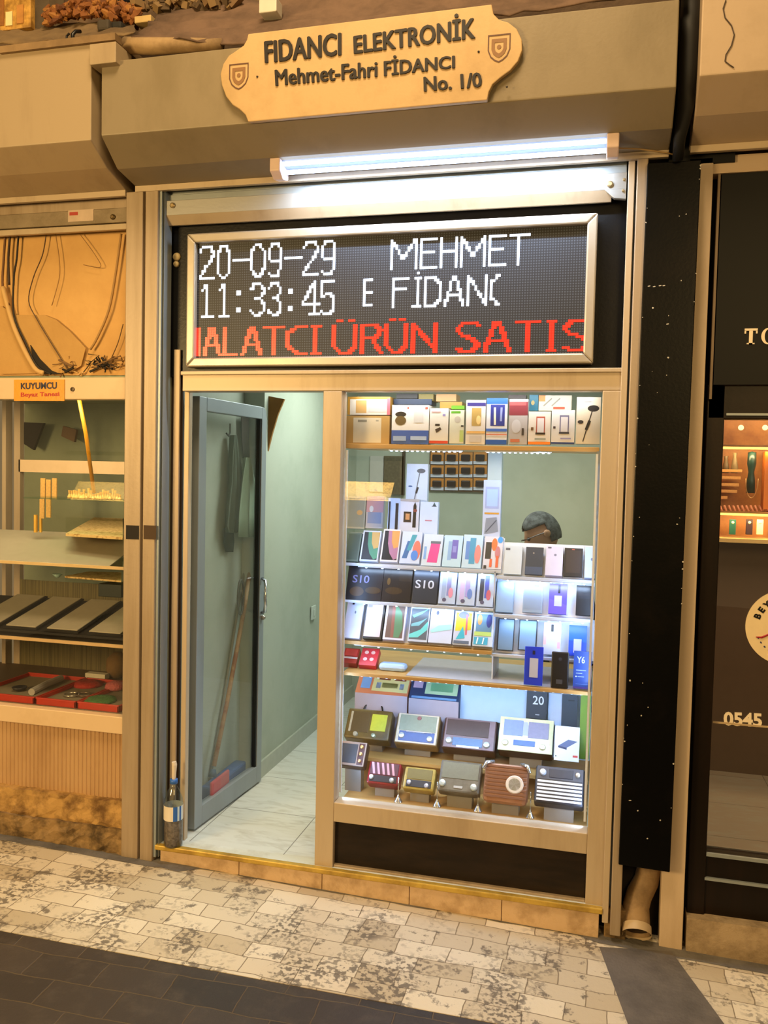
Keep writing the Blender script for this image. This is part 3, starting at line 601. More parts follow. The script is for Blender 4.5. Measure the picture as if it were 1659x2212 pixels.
# goods on the cabinet shelves
def busts():
    for i, (px, t, b, h, nm) in enumerate(((1567, 985, 1022, '#4b3a1e', 'brown'), (1586, 978, 1022, '#6b5a3a', 'olive'))):
        p = P(px, b, CY+.08); z1 = P(px, t, CY+.08).z
        solo('necklace_bust', MB().lathe([(.016, 0), (.02, .01), (.014, (z1-p.z)*.5), (.008, (z1-p.z)*.8), (.012, z1-p.z), (0, z1-p.z)], (0, 0, 0), 'z', 12), M(h, .5, var=.3, scale=80), nm+' necklace bust on the upper lit shelf of the right shop', 'display bust', loc=p, sm=True)
    p = P(1621, 1065, CY+.06); z1 = P(1621, 975, CY+.06).z; h = z1-p.z
    t = thing('necklace_stand', 'tall dark teal necklace stand with hanging chain in the lit cabinet', 'display stand', p, world=False)
    build('bust', MB().lathe([(.022, 0), (.02, h*.3), (.014, h*.5), (.022, h*.7), (.02, h*.97), (0, h)], (0, 0, 0), 'z', 14), M('#17342f', .35, var=.4, scale=90), t, sm=True)
    build('chain', MB().tube([(.03*cos(q), -.03, h*.35+.1*sin(q)) for q in [pi+pi*k/12 for k in range(13)]], .002, 6), M('#d8b070', .3, .8), t, sm=True)
    for i, (py, w_) in enumerate(((1020, 47), (1035, 44), (1050, 40), (1064, 36), (1078, 15))):
        a_ = P(1556, py, CY+.05); b2 = P(1556+w_, py, CY+.05)
        solo('jewellery_tray', MB().box(a_.x, b2.x, a_.y, a_.y+.1, a_.z, a_.z+.01).box(a_.x, b2.x, a_.y-.002, a_.y, a_.z+.003, a_.z+.016), [M('#d59a54', .4, var=.3, scale=120)], ('topmost', 'second', 'third', 'fourth', 'smallest bottom')[i]+' amber tray in the stack on the lit cabinet shelf', 'tray', 'amber trays in the lit cabinet')
    for i in range(11):
        a_ = P(1560+i*9.5, 1104, CY+.04)
        solo('ring_roll', MB().tube([(a_.x, a_.y, a_.z-.002), (a_.x-.012, a_.y+.01, a_.z+.028)], .006, 8), M('#d38a66', .4, var=.3, scale=100), ('leftmost second third fourth fifth sixth seventh eighth ninth tenth eleventh'.split())[i]+' coppery ring roll from the left in the row above the lower light strip', 'ring display', 'ring rolls in the lit cabinet', sm=True)
    for px, c, nm in ((1582, '#0f4a3c', 'dark green'), (1618, '#2c1a22', 'dark plum'), (1641, '#c8c39a', 'pale')):
        a_ = P(px, 1155, CY+.06); z1 = P(px, 1122, CY+.06).z
        t = thing('earring_stand', nm+' earring stand on the bottom shelf of the lit cabinet', 'display stand', a_, world=False)
        build('card', MB().box(-.016, .016, 0, .012, 0, z1-a_.z), M(c, .4), t, bevel=.002)
        build('earring', MB().lathe([(0, -.008), (.007, -.004), (.007, 0)], (0, 0, (z1-a_.z)*.8), 'y', 10), M('#e8e2a8', .3, .3), t)
    for px0, px1 in ((1651, 1662),):
        mb = MB().box(P(px0, 1040, CY+.02).x, P(px1+30, 1040, CY+.02).x, CY+.02, CY+.1, P(px0, 1100, CY+.02).z, P(px0, 976, CY+.02).z)
        solo('orange_box', mb, M('#d2711a', .4), 'bright orange panel box at the picture edge inside the lit cabinet', 'box')
    for i, px in enumerate((1600, 1652)):
        p = P(px, 924, CY-.0); solo('ceiling_spot', MB().lathe([(.012, 0), (.014, -.01), (.008, -.012), (0, -.012)], (0, 0, 0), 'y', 14), M('#ffd9a0', .3, emit=1.6), ('left', 'right')[i]+' small round glowing spot above the lit cabinet', 'spotlight', loc=p)
busts()
# texts on the glass door
mb = MB(); persp_text(mb, '0545', (1563, 1537), (1646, 1541), (1563, 1567), (1646, 1571), .054, .001, .035)
solo('phone_number', mb, LC, 'cream phone digits 0545 stuck on the glass of the right shop', 'lettering')
c0 = P(1698, 1356, .052); rr = (P(1698, 1356, .052)-P(1610, 1355, .052)).length
st = thing('round_sticker', 'round cream sticker with black lettering and red stroke on the right shop door', 'sticker', c0)
build('disc', MB().disc(c0, rr, 0, 64), M('#e6cfa4', .5), st)
mb = MB()
for ch, ang in (('B', 160), ('E', 145), ('Y', 130), ('M', 112), ('A', 95)):
    if ang < 128: continue
    v, f = text_geo(ch, .03, .0005, .0014, 'CENTER'); q = radians(ang); R_ = rr*.68
    base = c0+Vector((R_*cos(q), -.001, R_*sin(q))); rt = q-pi/2
    mb.add([base+Vector((a.x*cos(rt)-a.y*sin(rt), -a.z, a.x*sin(rt)+a.y*cos(rt))) for a in v], f)
build('lettering', mb, BLK, st)
mb = MB()
for k in range(6):
    q = radians(205+k*11); R_ = rr*.74; mb.disc(c0+Vector((R_*cos(q), -.001, R_*sin(q))), .003, 0, 6, .0045, q)
build('small_lettering', mb, M('#3a3a66', .5), st)
mb = MB().tube([P(1633, 1376, .05), P(1645, 1377, .05), P(1657, 1372, .05), P(1680, 1362, .05)], [.002, .004, .0035, .002], 6)
build('red_stroke', mb, M('#9e1420', .5), st)
solo('door_line', MB().box(P(1540, 1556, .053).x, 1.2, .0515, .053, P(1600, 1567, .053).z, P(1600, 1563, .053).z), M('#b59c78', .5), 'thin pale horizontal strip on the right shop glass behind the phone digits', 'strip')

# ================================================================== LEFT SHOP (jewellery)
LX = -3.4
XLE = xd+.003
rl = thing('shutter_bottom_bar', 'dusty metal shutter bar over the jewellery shop with a torn sticker', 'shutter bar', (-2.6, 0, 2.5))
z1 = (P(0, 468, -.02).z+P(268, 445, -.02).z)/2; z0 = (P(0, 505, -.02).z+P(268, 492, -.02).z)/2
build('face_plate', MB().box(LX, XLE, -.02, 0, z0+.022, z1), grime('#8d7e68', '#6f6048', 6, .4, .7, .45, .2), rl, bevel=.002)
build('lower_lip', MB().box(LX, XLE-.0, -.01, .01, z0-.004, z0+.02), ALU, rl, bevel=.002)
build('upper_channel', MB().box(LX, XLE, -.006, .01, z1+.004, z1+.05), ALU2, rl, bevel=.003)
build('sticker', MB().px(147, 202, 453, 478, -.0215, .001), M('#c9b3a0', .6, var=.2), rl)
mb = MB(); mb.px(150, 168, 458, 465, -.022, .0004)
build('sticker_print', mb, M('#b0392c', .6), rl)
build('bolt', MB().lathe([(.011, 0), (.011, -.004), (.006, -.008), (0, -.008)], P(244, 469, -.021), 'y', 12), M('#6d5a3a', .4, .6), rl)
# paper panel with cables
pm_ = grime('#d3a765', '#b98b4b', 2.5, .4, .8, .7, 0, .1)
zp0, zp1 = P(130, 812, .05).z, P(130, 500, .05).z
solo('backing_sheet', MB().box(LX, XLE+.01, .05, .06, zp0, zp1), pm_, 'creamy backing sheet behind the loose cables above the jewellery window', 'sheet')
mb = MB(); q = [P(*k, .035) for k in ((0, 660), (35, 680), (95, 680), (120, 690), (150, 715), (185, 752), (175, 790), (150, 805), (0, 808))]
mb.prism(q, (0, .004, 0)); solo('cardboard_sheet', mb, grime('#bd9455', '#a67d42', 3, .4, .8, .7), 'curled tan cardboard sheet slumped below the cables of the jewellery shop', 'cardboard')
cabs = [([(12, 505), (8, 560), (6, 620), (20, 660)], .005, '#6e4a2c'), ([(22, 505), (18, 560), (20, 615)], .005, '#3c2a1c'), ([(40, 505), (36, 560), (30, 600), (30, 680), (55, 740), (80, 790), (110, 808)], .004, '#1c1510'),
        ([(6, 620), (25, 690), (45, 740), (75, 795), (95, 806)], .011, '#caa468'), ([(100, 505), (92, 550), (72, 600), (62, 650), (80, 690), (110, 740), (135, 780), (150, 805)], .0022, '#4a3320'),
        ([(262, 505), (250, 590), (235, 670), (210, 730), (195, 755)], .005, '#a27d4a'), ([(120, 505), (128, 560), (128, 600), (112, 660)], .0018, '#9a7442'), ([(172, 505), (205, 550), (217, 577), (180, 572)], .0015, '#8a6538'),
        ([(266, 700), (255, 740), (240, 775)], .002, '#5a4020')]
cn = ['brown cable bundled at the far left above the jewellery window', 'dark brown short cable beside the left bundle', 'black cable falling from the shutter bar to the window ledge', 'thick beige conduit curving down to the window ledge',
      'thin brown cable looping around the middle of the backing sheet', 'tan flat cable curving down on the right of the backing sheet', 'short thin tan cord near the sheet middle', 'thin bent cord under the torn sticker', 'short thin cord next to the guide rail']
for (ps, r_, c_), lb in zip(cabs, cn):
    pts = [P(*k, .028) for k in ps]; fine = []
    for i in range(len(pts)-1):
        a_ = pts[max(i-1, 0)]; b2 = pts[i]; c2 = pts[i+1]; d2 = pts[min(i+2, len(pts)-1)]
        for k in range(5):
            t = k/5; fine.append(.5*((2*b2)+(c2-a_)*t+(2*a_-5*b2+4*c2-d2)*t*t+(3*b2-a_-3*c2+d2)*t**3))
    fine.append(pts[-1])
    solo('loose_cable', MB().tube(fine, r_, 8), M(c_, .6), lb, 'cable', 'loose cables above the jewellery window', sm=True)
random.seed(5); mb = MB()
for i in range(26):
    x_, y_ = random.uniform(125, 262), random.uniform(780, 806); a_ = P(x_, y_, .03)
    pts = [a_+Vector((random.uniform(-.05, .05), random.uniform(-.01, .02), random.uniform(-.02, .035))) for _ in range(4)]
    mb.tube(pts, random.choice((.002, .003, .005)), 6, random.choice((0, 0, 1, 2)))
o = solo('cable_tangle', mb, [M('#1c140d', .7), M('#7a5a34', .7), M('#c9a468', .6)], 'dark tangle of wires lying on the ledge above the jewellery window', 'wires'); o['kind'] = 'stuff'
solo('dark_rubber_flap', MB().prism([P(*k, .03) for k in ((65, 745), (85, 775), (110, 800), (130, 808), (85, 808), (75, 790))], (0, .006, 0)), M('#1a140e', .8), 'black curled flap at the lower end of the conduit', 'flap')
# ledge rail with label
lr = thing('jewellery_front_frame', 'cream aluminium frame of the jewellery shop window', 'window frame', (-2.5, 0, .2))
zl1 = (P(0, 818, -.01).z+P(268, 813, -.01).z)/2; zl0 = (P(0, 866, -.01).z+P(268, 859, -.01).z)/2
CR = grime('#d8bc98', '#c3a47c', 4, .5, .8, .45, 0, .05)
build('head_rail', MB().box(LX, XLE, -.01, .04, zl0, zl1), CR, lr, bevel=.003)
zs1 = (P(0, 1520, -.01).z+P(262, 1549, -.01).z)/2; zs0 = (P(0, 1555, -.01).z+P(262, 1586, -.01).z)/2
build('sill_rail', MB().box(LX, XLE, -.02, .04, zs0, zs1), CR, lr, bevel=.003)
build('keyhole', MB().lathe([(.009, 0), (.009, -.004), (0, -.005)], P(157, 841, -.011), 'y', 12), M('#3a2e20', .4, .5), lr)
yl = thing('yellow_label', 'yellow label with navy and red lettering on the cream rail of the jewellery shop', 'label', P(83, 864, -.012))
mb = MB().px(30, 139, 820, 866, -.014, .003); build('plate', mb, grime('#e29a12', '#c98610', 8, .4, .8, .4), yl)
mb = MB(); persp_text(mb, 'KUYUMCU', (45, 827), (123, 825), (45, 841), (123, 840), -.0145, .0008, .03); build('navy_text', mb, M('#14123a', .5), yl)
mb = MB(); persp_text(mb, 'Beyaz Tanesi', (45, 848), (128, 846), (45, 860), (128, 858), -.0145, .0008, .02); build('red_text', mb, M('#b5231a', .5), yl)
struct('window_3', MB().box(LX, XLE, .008, .012, zs1, zl0), GLASS, loc=(0, 0, 0))
# corrugated panel
mb = MB(); zc0 = P(130, 1712, .0).z; x = LX; i = 0; pts = []
while x < XLE:
    pts += [(x, .0075), (x+.003, .004), (x+.014, .004), (x+.017, .0075)]; x += .02
v = [(a_, b2, z) for z in (zc0, zs0+.003) for a_, b2 in pts]; n = len(pts)
mb.add(v, [(i, i+1, n+i+1, n+i) for i in range(n-1)])
solo('corrugated_panel', mb, grime('#b8946a', '#a07b52', 5, .45, .8, .55, 0, .05, (1, 1, .3)), 'fine ribbed tan panel below the jewellery window', 'panel')
mb = MB()
def rough_block(x0, x1, y0, y1, z0l, z0r, z1, seed, n=26):
    mb = MB(); random.seed(seed); rows = 5; v = []
    for j in range(rows+1):
        for i in range(n+1):
            t = i/n; x = x0+(x1-x0)*t; zb_ = z0l+(z0r-z0l)*t; z = zb_+(z1-zb_)*j/rows
            v.append((x, y0+random.uniform(-.006, .006), z+(random.uniform(-.006, .004) if 0 < j else 0)))
    for i in range(n+1): v.append((x0+(x1-x0)*i/n, y1, z1))
    f = [(j*(n+1)+i, j*(n+1)+i+1, (j+1)*(n+1)+i+1, (j+1)*(n+1)+i) for j in range(rows+1) for i in range(n)]
    return mb.add(v, f)
zst = zc0+.006
solo('stone_plinth', rough_block(LX, XLE, -.045, .03, SZ(LX)-.01, SZ(XLE)-.01, P(130, 1775, -.045).z, 1, 50), STONE, 'rough stained stone plinth at the foot of the jewellery shop', 'plinth')
solo('stone_ledge', rough_block(LX, XLE, -.028, .03, P(130, 1775, -.045).z-.01, P(130, 1775, -.045).z-.01, zst, 2, 50), STONE2, 'yellowish chipped stone ledge under the ribbed panel', 'ledge')
# vitrine interior
VB = .66
struct('wall_left_shop', MB().box(LX, XLE+.02, 1.3, 1.34, 0, 2.3).box(LX, XLE, .05, 1.3, 1.98, 2.0).box(XLE-.004, XLE+.004, .06, 1.3, .0, 1.98), grime('#8f9a83', '#7b866f', 3, .4, .8, .6), loc=(0, 0, 0))
area('vitrine_lamp', (-2.5, .12, 1.93), (-2.5, .35, 0), .9, 7.5, (1, .80, .48), .1)
vf = thing('vitrine_back_frame', 'tan sliding back frame of the jewellery vitrine', 'frame', (-2.4, VB, .4))
zc = P(150, 1540, .06).z
build('upright', MB().box(P(30, 1100, VB).x, P(43, 1100, VB).x, VB, VB+.03, zc, 1.98), ALU, vf)
build('upright', MB().box(P(10, 1100, VB).x, P(18, 1100, VB).x, VB-.02, VB+.03, zc, 1.98), ALU, vf)
build('cross_rail', MB().box(P(40, 1008, VB).x, XLE, VB, VB+.03, P(150, 1022, VB).z, P(150, 995, VB).z), CR, vf)
build('ribbed_back', MB().box(P(43, 1300, VB).x, XLE, VB, VB+.01, zc, P(100, 1255, VB).z), grime('#6d6238', '#4c4424', 20, .4, .6, .7, 0, .1, (8, 1, .1)), vf)
solo('yellow_rod', MB().tube([P(170, 858, .2), P(186, 940, .25), P(203, 1065, .3)], .009, 10), M('#c88a18', .4), 'yellow wooden rod slanting down behind the jewellery window', 'rod', sm=True)
solo('dark_picture', MB().prism([P(*k, 1.2) for k in ((52, 912), (94, 914), (72, 972), (50, 958))], (0, .02, 0)), M('#191712', .4), 'small dark slanted picture on the back wall of the jewellery shop', 'picture')
solo('brown_picture', MB().prism([P(*k, 1.2) for k in ((136, 920), (165, 928), (160, 955), (132, 942))], (0, .02, 0)), M('#6a5238', .5), 'small brown tilted card on the back wall of the jewellery shop', 'card')
# glass shelf with grey cloth
s1 = P(130, 1219, .08); gs = thing('glass_shelf', 'upper glass shelf with grey cloth in the jewellery vitrine', 'shelf', (-2.4, .08, s1.z))
build('pane', MB().box(LX, XLE-.005, .08, .42, s1.z-.008, s1.z), GLASS_G, gs); build('edge', MB().box(LX, XLE-.005, .074, .08, s1.z-.009, s1.z+.004), M('#e5c690', .4), gs)
zb1 = P(150, 1150, .42).z
build('cloth', MB().prism([(LX, .09, s1.z+.001), (LX, .42, zb1), (LX, .42, zb1-.004), (LX, .09, s1.z-.003)], (P(265, 1190, .2).x+.0-LX, 0, 0)), M('#948d78', .8), gs)
s2 = P(130, 1383, .08); sh2 = thing('glass_shelf', 'lower shelf of the jewellery vitrine carrying the grey pads', 'shelf', (-2.4, .08, s2.z))
build('pane', MB().box(LX, XLE-.005, .08, .46, s2.z-.01, s2.z), M('#2a2116', .5), sh2); build('edge', MB().box(LX, XLE-.005, .072, .08, s2.z-.012, s2.z+.002), M('#d9b684', .4), sh2)
pf, pb_ = P(130, 1366, .11), P(175, 1296, .47); pang = math.atan2(pb_.z-pf.z, .36); plen = math.hypot(pb_.z-pf.z, .36)
build('sloping_board', MB().prism([(LX, .105, pf.z-.004), (LX, .48, pb_.z-.004), (LX, .48, pb_.z-.014), (LX, .105, pf.z-.014)], (XLE-.01-LX, 0, 0)), M('#15100b', .7), sh2)
pad0 = thing('jewellery_pad', '', 'display pad', (0, 0, 0), 'grey pads on the lower vitrine shelf', world=False)
build('rim', MB().box(-.086, .086, 0, plen, 0, .008), M('#15100b', .7), pad0); build('cushion', MB().box(-.078, .078, .008, plen-.008, .008, .014), M('#a89f8a', .85), pad0, bevel=.003)
for k, (ppx, lb) in enumerate(((-40, 'cut by the left picture edge'), (43, 'second from left'), (132, 'third from left'), (224, 'fourth from left, next to the shutter guide'))):
    if k == 0: o = pad0
    else:
        o = pad0.copy(); COL.objects.link(o)
        for ch in pad0.children: c_ = ch.copy(); COL.objects.link(c_); c_.parent = o
    o.location = (P(ppx, 1366, .11).x, .11, pf.z); o.rotation_euler = (pang, 0, 0); o['label'] = 'grey velvet jewellery pad with black rim, '+lb
# red trays and clutter at the vitrine bottom
zc = zs1+.002
solo('vitrine_floor', MB().box(LX, XLE, .02, VB, zc-.02, zc), M('#5c4a34', .6), 'brown floor board of the jewellery vitrine', 'board')
redm = M('#b02a12', .45, var=.2)
xe_ = [(-60, 75, 'left'), (76, 165, 'middle'), (166, 258, 'right')]
for a_, b2, nm in xe_:
    x0 = P(a_, 1525, .03).x; x1 = P(b2, 1525, .03).x-.004
    t = thing('red_tray', nm+' red-rimmed jewellery tray at the bottom of the vitrine', 'tray', ((x0+x1)/2, .03, zc), 'red-rimmed trays in the vitrine')
    mb = MB().box(x0, x1, .03, .042, zc, zc+.03).box(x0, x1, .41, .42, zc, zc+.03).box(x0, x0+.008, .03, .42, zc, zc+.028).box(x1-.008, x1, .03, .42, zc, zc+.028)
    build('rim', mb, redm, t, bevel=.002); build('lining', MB().box(x0+.006, x1-.006, .04, .41, zc, zc+.012), M('#857a62', .85), t)
def on_tray(px, py, z=None):
    return G(px, py, zc+.014 if z is None else z)
solo('rolled_paper', MB().tube([on_tray(68, 1495, zc+.026), on_tray(100, 1478, zc+.028), on_tray(132, 1465, zc+.026)], .016, 10), M('#a9a49a', .7), 'grey rolled paper tube lying across the red trays', 'paper roll')
solo('dark_bowl', MB().lathe([(.014, 0), (.028, .008), (.034, .018), (.03, .018), (.012, .006), (0, .006)], (0, 0, 0), 'z', 20), M('#2c2b2e', .35), 'small dark round dish on the left red tray', 'dish', loc=on_tray(42, 1492), sm=True)
a_ = on_tray(210, 1465); solo('white_box', MB().box(-.055, .055, -.02, .02, 0, .026), M('#cfc8b4', .5), 'small whitish flat carton at the back of the right red tray', 'box', loc=a_, bevel=.002)
solo('pink_pouch', MB().lathe([(.03, 0), (.05, .012), (.044, .03), (.02, .04), (0, .042)], (0, 0, 0), 'z', 14), M('#b85a5c', .7, var=.3, scale=90, bump=.6), 'pinkish crumpled pouch on the right red tray', 'pouch', loc=on_tray(250, 1490), sm=True)
solo('green_cloth', MB().lathe([(.075, 0), (.07, .01), (.04, .016), (0, .014)], (0, 0, 0), 'z', 16), M('#3f6a34', .9, var=.4, scale=60, bump=.8), 'green cloth scrap on the front of the right red tray', 'cloth', loc=on_tray(215, 1514), sm=True)
solo('bangle', MB().tube([on_tray(155, 1500, zc+.02)+Vector((.032*cos(q), .032*sin(q), 0)) for q in [2*pi*k/20 for k in range(21)]], .004, 6), M('#c9c2b4', .25, .8), 'silver bangle on the middle red tray', 'bangle', sm=True)
solo('bangle', MB().tube([on_tray(182, 1500, zc+.02)+Vector((.04*cos(q), .03*sin(q), 0)) for q in [2*pi*k/20 for k in range(21)]], .005, 6), M('#6a5a4a', .3, .6), 'dark bangle on the right red tray', 'bangle', sm=True)
solo('red_cloth', MB().lathe([(.07, 0), (.06, .014), (.03, .02), (0, .016)], (0, 0, 0), 'z', 14), M('#a3231a', .8, var=.3, scale=50, bump=.7), 'crumpled red cloth in the middle of the trays', 'cloth', loc=on_tray(190, 1480), sm=True)
a_ = on_tray(265, 1462); solo('brown_bag', MB().lathe([(.04, 0), (.055, .04), (.05, .09), (.02, .12), (0, .12)], (0, 0, 0), 'z', 14), M('#6e5226', .8, var=.3, bump=.5), 'brown cloth bag at the right back of the vitrine', 'bag', loc=a_+Vector((-.03, 0, 0)), sm=True)
# bright trays; cream board and ring row are pane reflections built solid
def tray_px(pts, z, name, label, c, ex=.012):
    solo(name, MB().prism([G(*k, z) for k in pts], (0, 0, ex)), c, label, 'tray')
BR = grime('#e3c486', '#a98548', 60, .5, .6, .6)
z_ = P(200, 1160, .2).z
tray_px(((142, 1158), (265, 1166), (265, 1122), (212, 1117)), z_, 'reflected_board', 'bright cream studded board, a pane reflection built solid in the jewellery vitrine', BR)  # reflection of the case across the alley, modelled as a solid board
z_ = P(200, 1068, .2).z
solo('glass_shelf', MB().box(P(75, 1075, .2).x, XLE-.01, .12, .3, P(170, 1076, .2).z-.006, P(170, 1076, .2).z), GLASS_G, 'small high glass shelf under the reflected gold stands', 'shelf')
random.seed(11)
ORD = 'leftmost second third fourth fifth sixth seventh eighth ninth tenth eleventh twelfth thirteenth fourteenth fifteenth sixteenth seventeenth eighteenth nineteenth twentieth twenty-first rightmost'.split()
for i in range(22):
    p = P(150+i*5.2, 1068, .18+.08*random.random()); h = random.uniform(.02, .045)
    solo('reflected_stand', MB().lathe([(.008, 0), (.009, .003), (.004, h*.5), (.006, h), (0, h)], (0, 0, 0), 'z', 8), M('#e0b768', .4, var=.2), ORD[i]+' gold stand from the left, pane reflection built solid, high glass shelf', 'ring display', 'reflected gold stands built on the high glass shelf', loc=(p.x, p.y, P(170, 1076, .2).z))  # mirrored gold trays from across the alley, modelled as solid stands
for i, (x_, t_, b_2) in enumerate(((92, 1033, 1074), (104, 1036, 1074), (117, 1033, 1074), (90, 1078, 1120), (104, 1078, 1118))):
    p = P(x_, b_2, .3); z1 = P(x_, t_, .3).z
    mbn = MB(); mbn.box(-.012, .012, 0, .006, 0, z1-p.z)
    solo('earring_card', mbn, M('#c69a50', .6, var=.45, scale=160), ('left upper', 'middle upper', 'right upper', 'left lower', 'right lower')[i]+' gold earring card in the vitrine back left', 'earring card', loc=p)
for i, x_ in enumerate((77, 88)):
    p = P(x_, 1150, .32); z1 = P(x_, 1112+i*3, .32).z
    solo('gold_cylinder', MB().lathe([(.009-.002*i, 0), (.009-.002*i, z1-p.z)], (0, 0, 0), 'z', 12), M('#d9a83c', .35, .3), ('left', 'right')[i]+' small gold cylinder standing on the grey cloth', 'cylinder', loc=p)
z_ = P(200, 1250, .25).z
tray_px(((140, 1248), (262, 1258), (262, 1240), (190, 1238)), z_, 'gold_tray', 'lit gold tray under the upper glass shelf of the vitrine', BR, .008)
mb = MB().px(212, 262, 1262, 1290, .3, .1); solo('dark_case', mb, M('#10221c', .4), 'dark green case below the gold tray in the vitrine', 'case', bevel=.003)
p = P(124, 1248, .3); solo('glass_dish', MB().lathe([(.006, 0), (.01, .004), (.024, .018), (.022, .018), (0, .006)], (0, 0, 0), 'z', 14), M('#9ec4bf', .2), 'tiny pale turquoise dish on the vitrine back ledge', 'dish', loc=p, sm=True)

# ================================================================== THINGS ABOVE THE HOUSINGS
tarpm = grime('#6d5545', '#4d3a2d', 6, .4, .7, .85, 0, .6, fine=40)
def cloth(name, label, cat, rows, mat, seed=1, amp=.012, nsub=6):
    """sheet through rows of points, wrinkled"""
    random.seed(seed); mb = MB(); R_ = len(rows); Cn = len(rows[0]); g = []
    for j in range((R_-1)*nsub+1):
        fj = j/nsub; j0 = min(int(fj), R_-2); tj = fj-j0; row = []
        for i in range((Cn-1)*nsub+1):
            fi = i/nsub; i0 = min(int(fi), Cn-2); ti = fi-i0
            p = (rows[j0][i0]*(1-ti)+rows[j0][i0+1]*ti)*(1-tj)+(rows[j0+1][i0]*(1-ti)+rows[j0+1][i0+1]*ti)*tj
            row.append(p+Vector((0, random.uniform(-amp, amp), random.uniform(-amp, amp)*.6)))
        g.append(row)
    n = len(g[0]); v = [p for r in g for p in r]
    mb.add(v, [(j*n+i, j*n+i+1, (j+1)*n+i+1, (j+1)*n+i) for j in range(len(g)-1) for i in range(n-1)])
    o = solo(name, mb, mat, label, cat, sm=True); so = o.modifiers.new('thick', 'SOLIDIFY'); so.thickness = .006; return o
cloth('brown_tarp', 'dark brown tarpaulin slumped over the middle shutter housing behind the wooden sign', 'tarpaulin',
      [[P(285, 80, -.26), P(500, 92, -.28), P(800, 58, -.29), P(1100, 25, -.29), P(1300, 0, -.29), P(1480, -25, -.29)],
       [P(330, 45, -.15), P(500, 50, -.15), P(800, 25, -.15), P(1100, -5, -.15), P(1300, -30, -.15), P(1480, -50, -.15)],
       [P(400, 8, -.02), P(560, 0, -.02), P(800, -40, -.02), P(1100, -60, -.02), P(1300, -70, -.02), P(1480, -90, -.02)]], tarpm, 3)
pts = [P(272, 98, -.24), P(330, 100, -.25), P(400, 98, -.25), P(480, 96, -.25)]
solo('rolled_mat', MB().tube(pts, [.03, .03, .026, .02], 14), grime('#a08560', '#6e5638', 7, .4, .7, .8), 'dirty beige rolled mat on top of the middle shutter housing', 'roll', sm=True)
cloth('grey_tarp', 'dusty grey-brown sheet lying on the left shutter housing', 'tarpaulin',
      [[P(-40, 95, -.25), P(60, 92, -.25), P(150, 85, -.25), P(290, 75, -.25)], [P(-40, 60, -.05), P(60, 60, -.05), P(150, 50, -.05), P(290, 40, -.05)]], grime('#7a6446', '#594630', 5, .4, .7, .9, 0, .5), 5)
random.seed(9); mb = MB()
for i in range(420):
    t = random.random(); px0 = 100+t*200; cy_ = 38-20*sin(t*pi)+random.uniform(-16, 14)
    p = P(px0, cy_, -.1+random.uniform(-.03, .03)); r_ = random.uniform(.008, .018)
    a_ = Vector((random.uniform(-1, 1), random.uniform(-1, 1), random.uniform(-1, 1))).normalized()*r_*1.6
    mb.tube([p-a_, p, p+a_], [r_*.3, r_, r_*.3], 6, random.choice((0, 0, 1, 2)))
o = solo('orange_garland', mb, [M('#7d4a1c', .8), M('#5c3214', .8), M('#96642c', .8)], 'heap of orange-brown dried garland on top of the left housing', 'garland'); o['kind'] = 'stuff'
mb = MB().px(290, 326, 33, 48, -.14, .05); solo('pale_block', mb, M('#b59a66', .7, var=.2), 'small pale block beside the orange garland', 'block', bevel=.003)
pic = thing('framed_picture', 'ornate gold and brown framed picture leaning at the top left corner', 'picture', P(30, 68, -.1))
build('frame', MB().px(-60, 66, -30, 66, -.1, .03), grime('#c89a4a', '#8a6428', 20, .4, .6, .5), pic, bevel=.003)
mb = MB().px(-50, 8, -25, 58, -.103, .003, 0).px(12, 26, 25, 55, -.104, .003, 1).px(36, 50, 10, 50, -.104, .003, 2)
build('painting', mb, [M('#8c5a26', .6, var=.5, scale=40), M('#e0cf9a', .6), M('#b07a3a', .6, var=.4)], pic)
solo('wall_column', MB().box(P(68, 20, .0).x, P(106, 20, .0).x, .0, .1, 3.1, 4.2), grime('#7a6a52', '#5c4d3a', 5, .4, .7, .8), 'grey-brown column rising behind the left housing', 'column')
for i, (q0, q1) in enumerate((((260, 0), (282, 10)), ((282, -5), (300, 14)))):
    solo('blue_sack', MB().lathe([(.02, 0), (.04, .02), (.036, .06), (.015, .09), (0, .09)], (0, 0, 0), 'z', 12), M('#14182c', .6), ('left', 'right')[i]+' dark navy bag above the orange garland', 'bag', loc=P(q1[0]-8, q1[1], -.05), sm=True)
mb = MB().px(208, 235, 40, 64, -.2, .06).px(236, 262, 44, 62, -.18, .05, 1); solo('dark_lumps', mb, [M('#3c342a', .8), M('#1a1814', .8)], 'dark crushed cartons on the dusty sheet', 'carton', bevel=.01)
mb = MB().tube([P(145, 96, -.27), P(144, 78, -.27), P(150, 72, -.27)], .004, 8); solo('short_wire', mb, BLK, 'short black wire stub on the left housing edge', 'wire')
mb = MB().tube([P(157, 96, -.27), P(157, 74, -.27), P(163, 68, -.26), P(174, 68, -.24)], .007, 8); solo('black_hose', mb, BLK, 'bent black hose end on the left housing edge', 'hose', sm=True)
fx = MB().px(559, 597, -6, 26, -.2, .06); solo('white_bracket', fx, M('#c9c4b8', .4), 'small whitish metal bracket hanging over the brown tarpaulin', 'bracket', bevel=.004)
random.seed(21); mb = MB()
for i in range(60):
    p = P(random.uniform(295, 520), random.uniform(-8, 22), -.05+random.uniform(-.02, .02)); s_ = random.uniform(.01, .03)
    mb.box(-s_, s_, -s_*.5, s_*.5, -s_*.5, s_*.5, random.choice((0, 1, 2)), Matrix.Translation(p) @ Matrix.Rotation(random.uniform(0, 3), 4, 'Y') @ Matrix.Rotation(random.uniform(0, 3), 4, 'Z'))
o = solo('rubble', mb, [M('#6a5032', .8), M('#4a3822', .8), M('#7d6440', .8)], 'crumbled brown debris behind the tarpaulin at the top', 'debris'); o['kind'] = 'stuff'

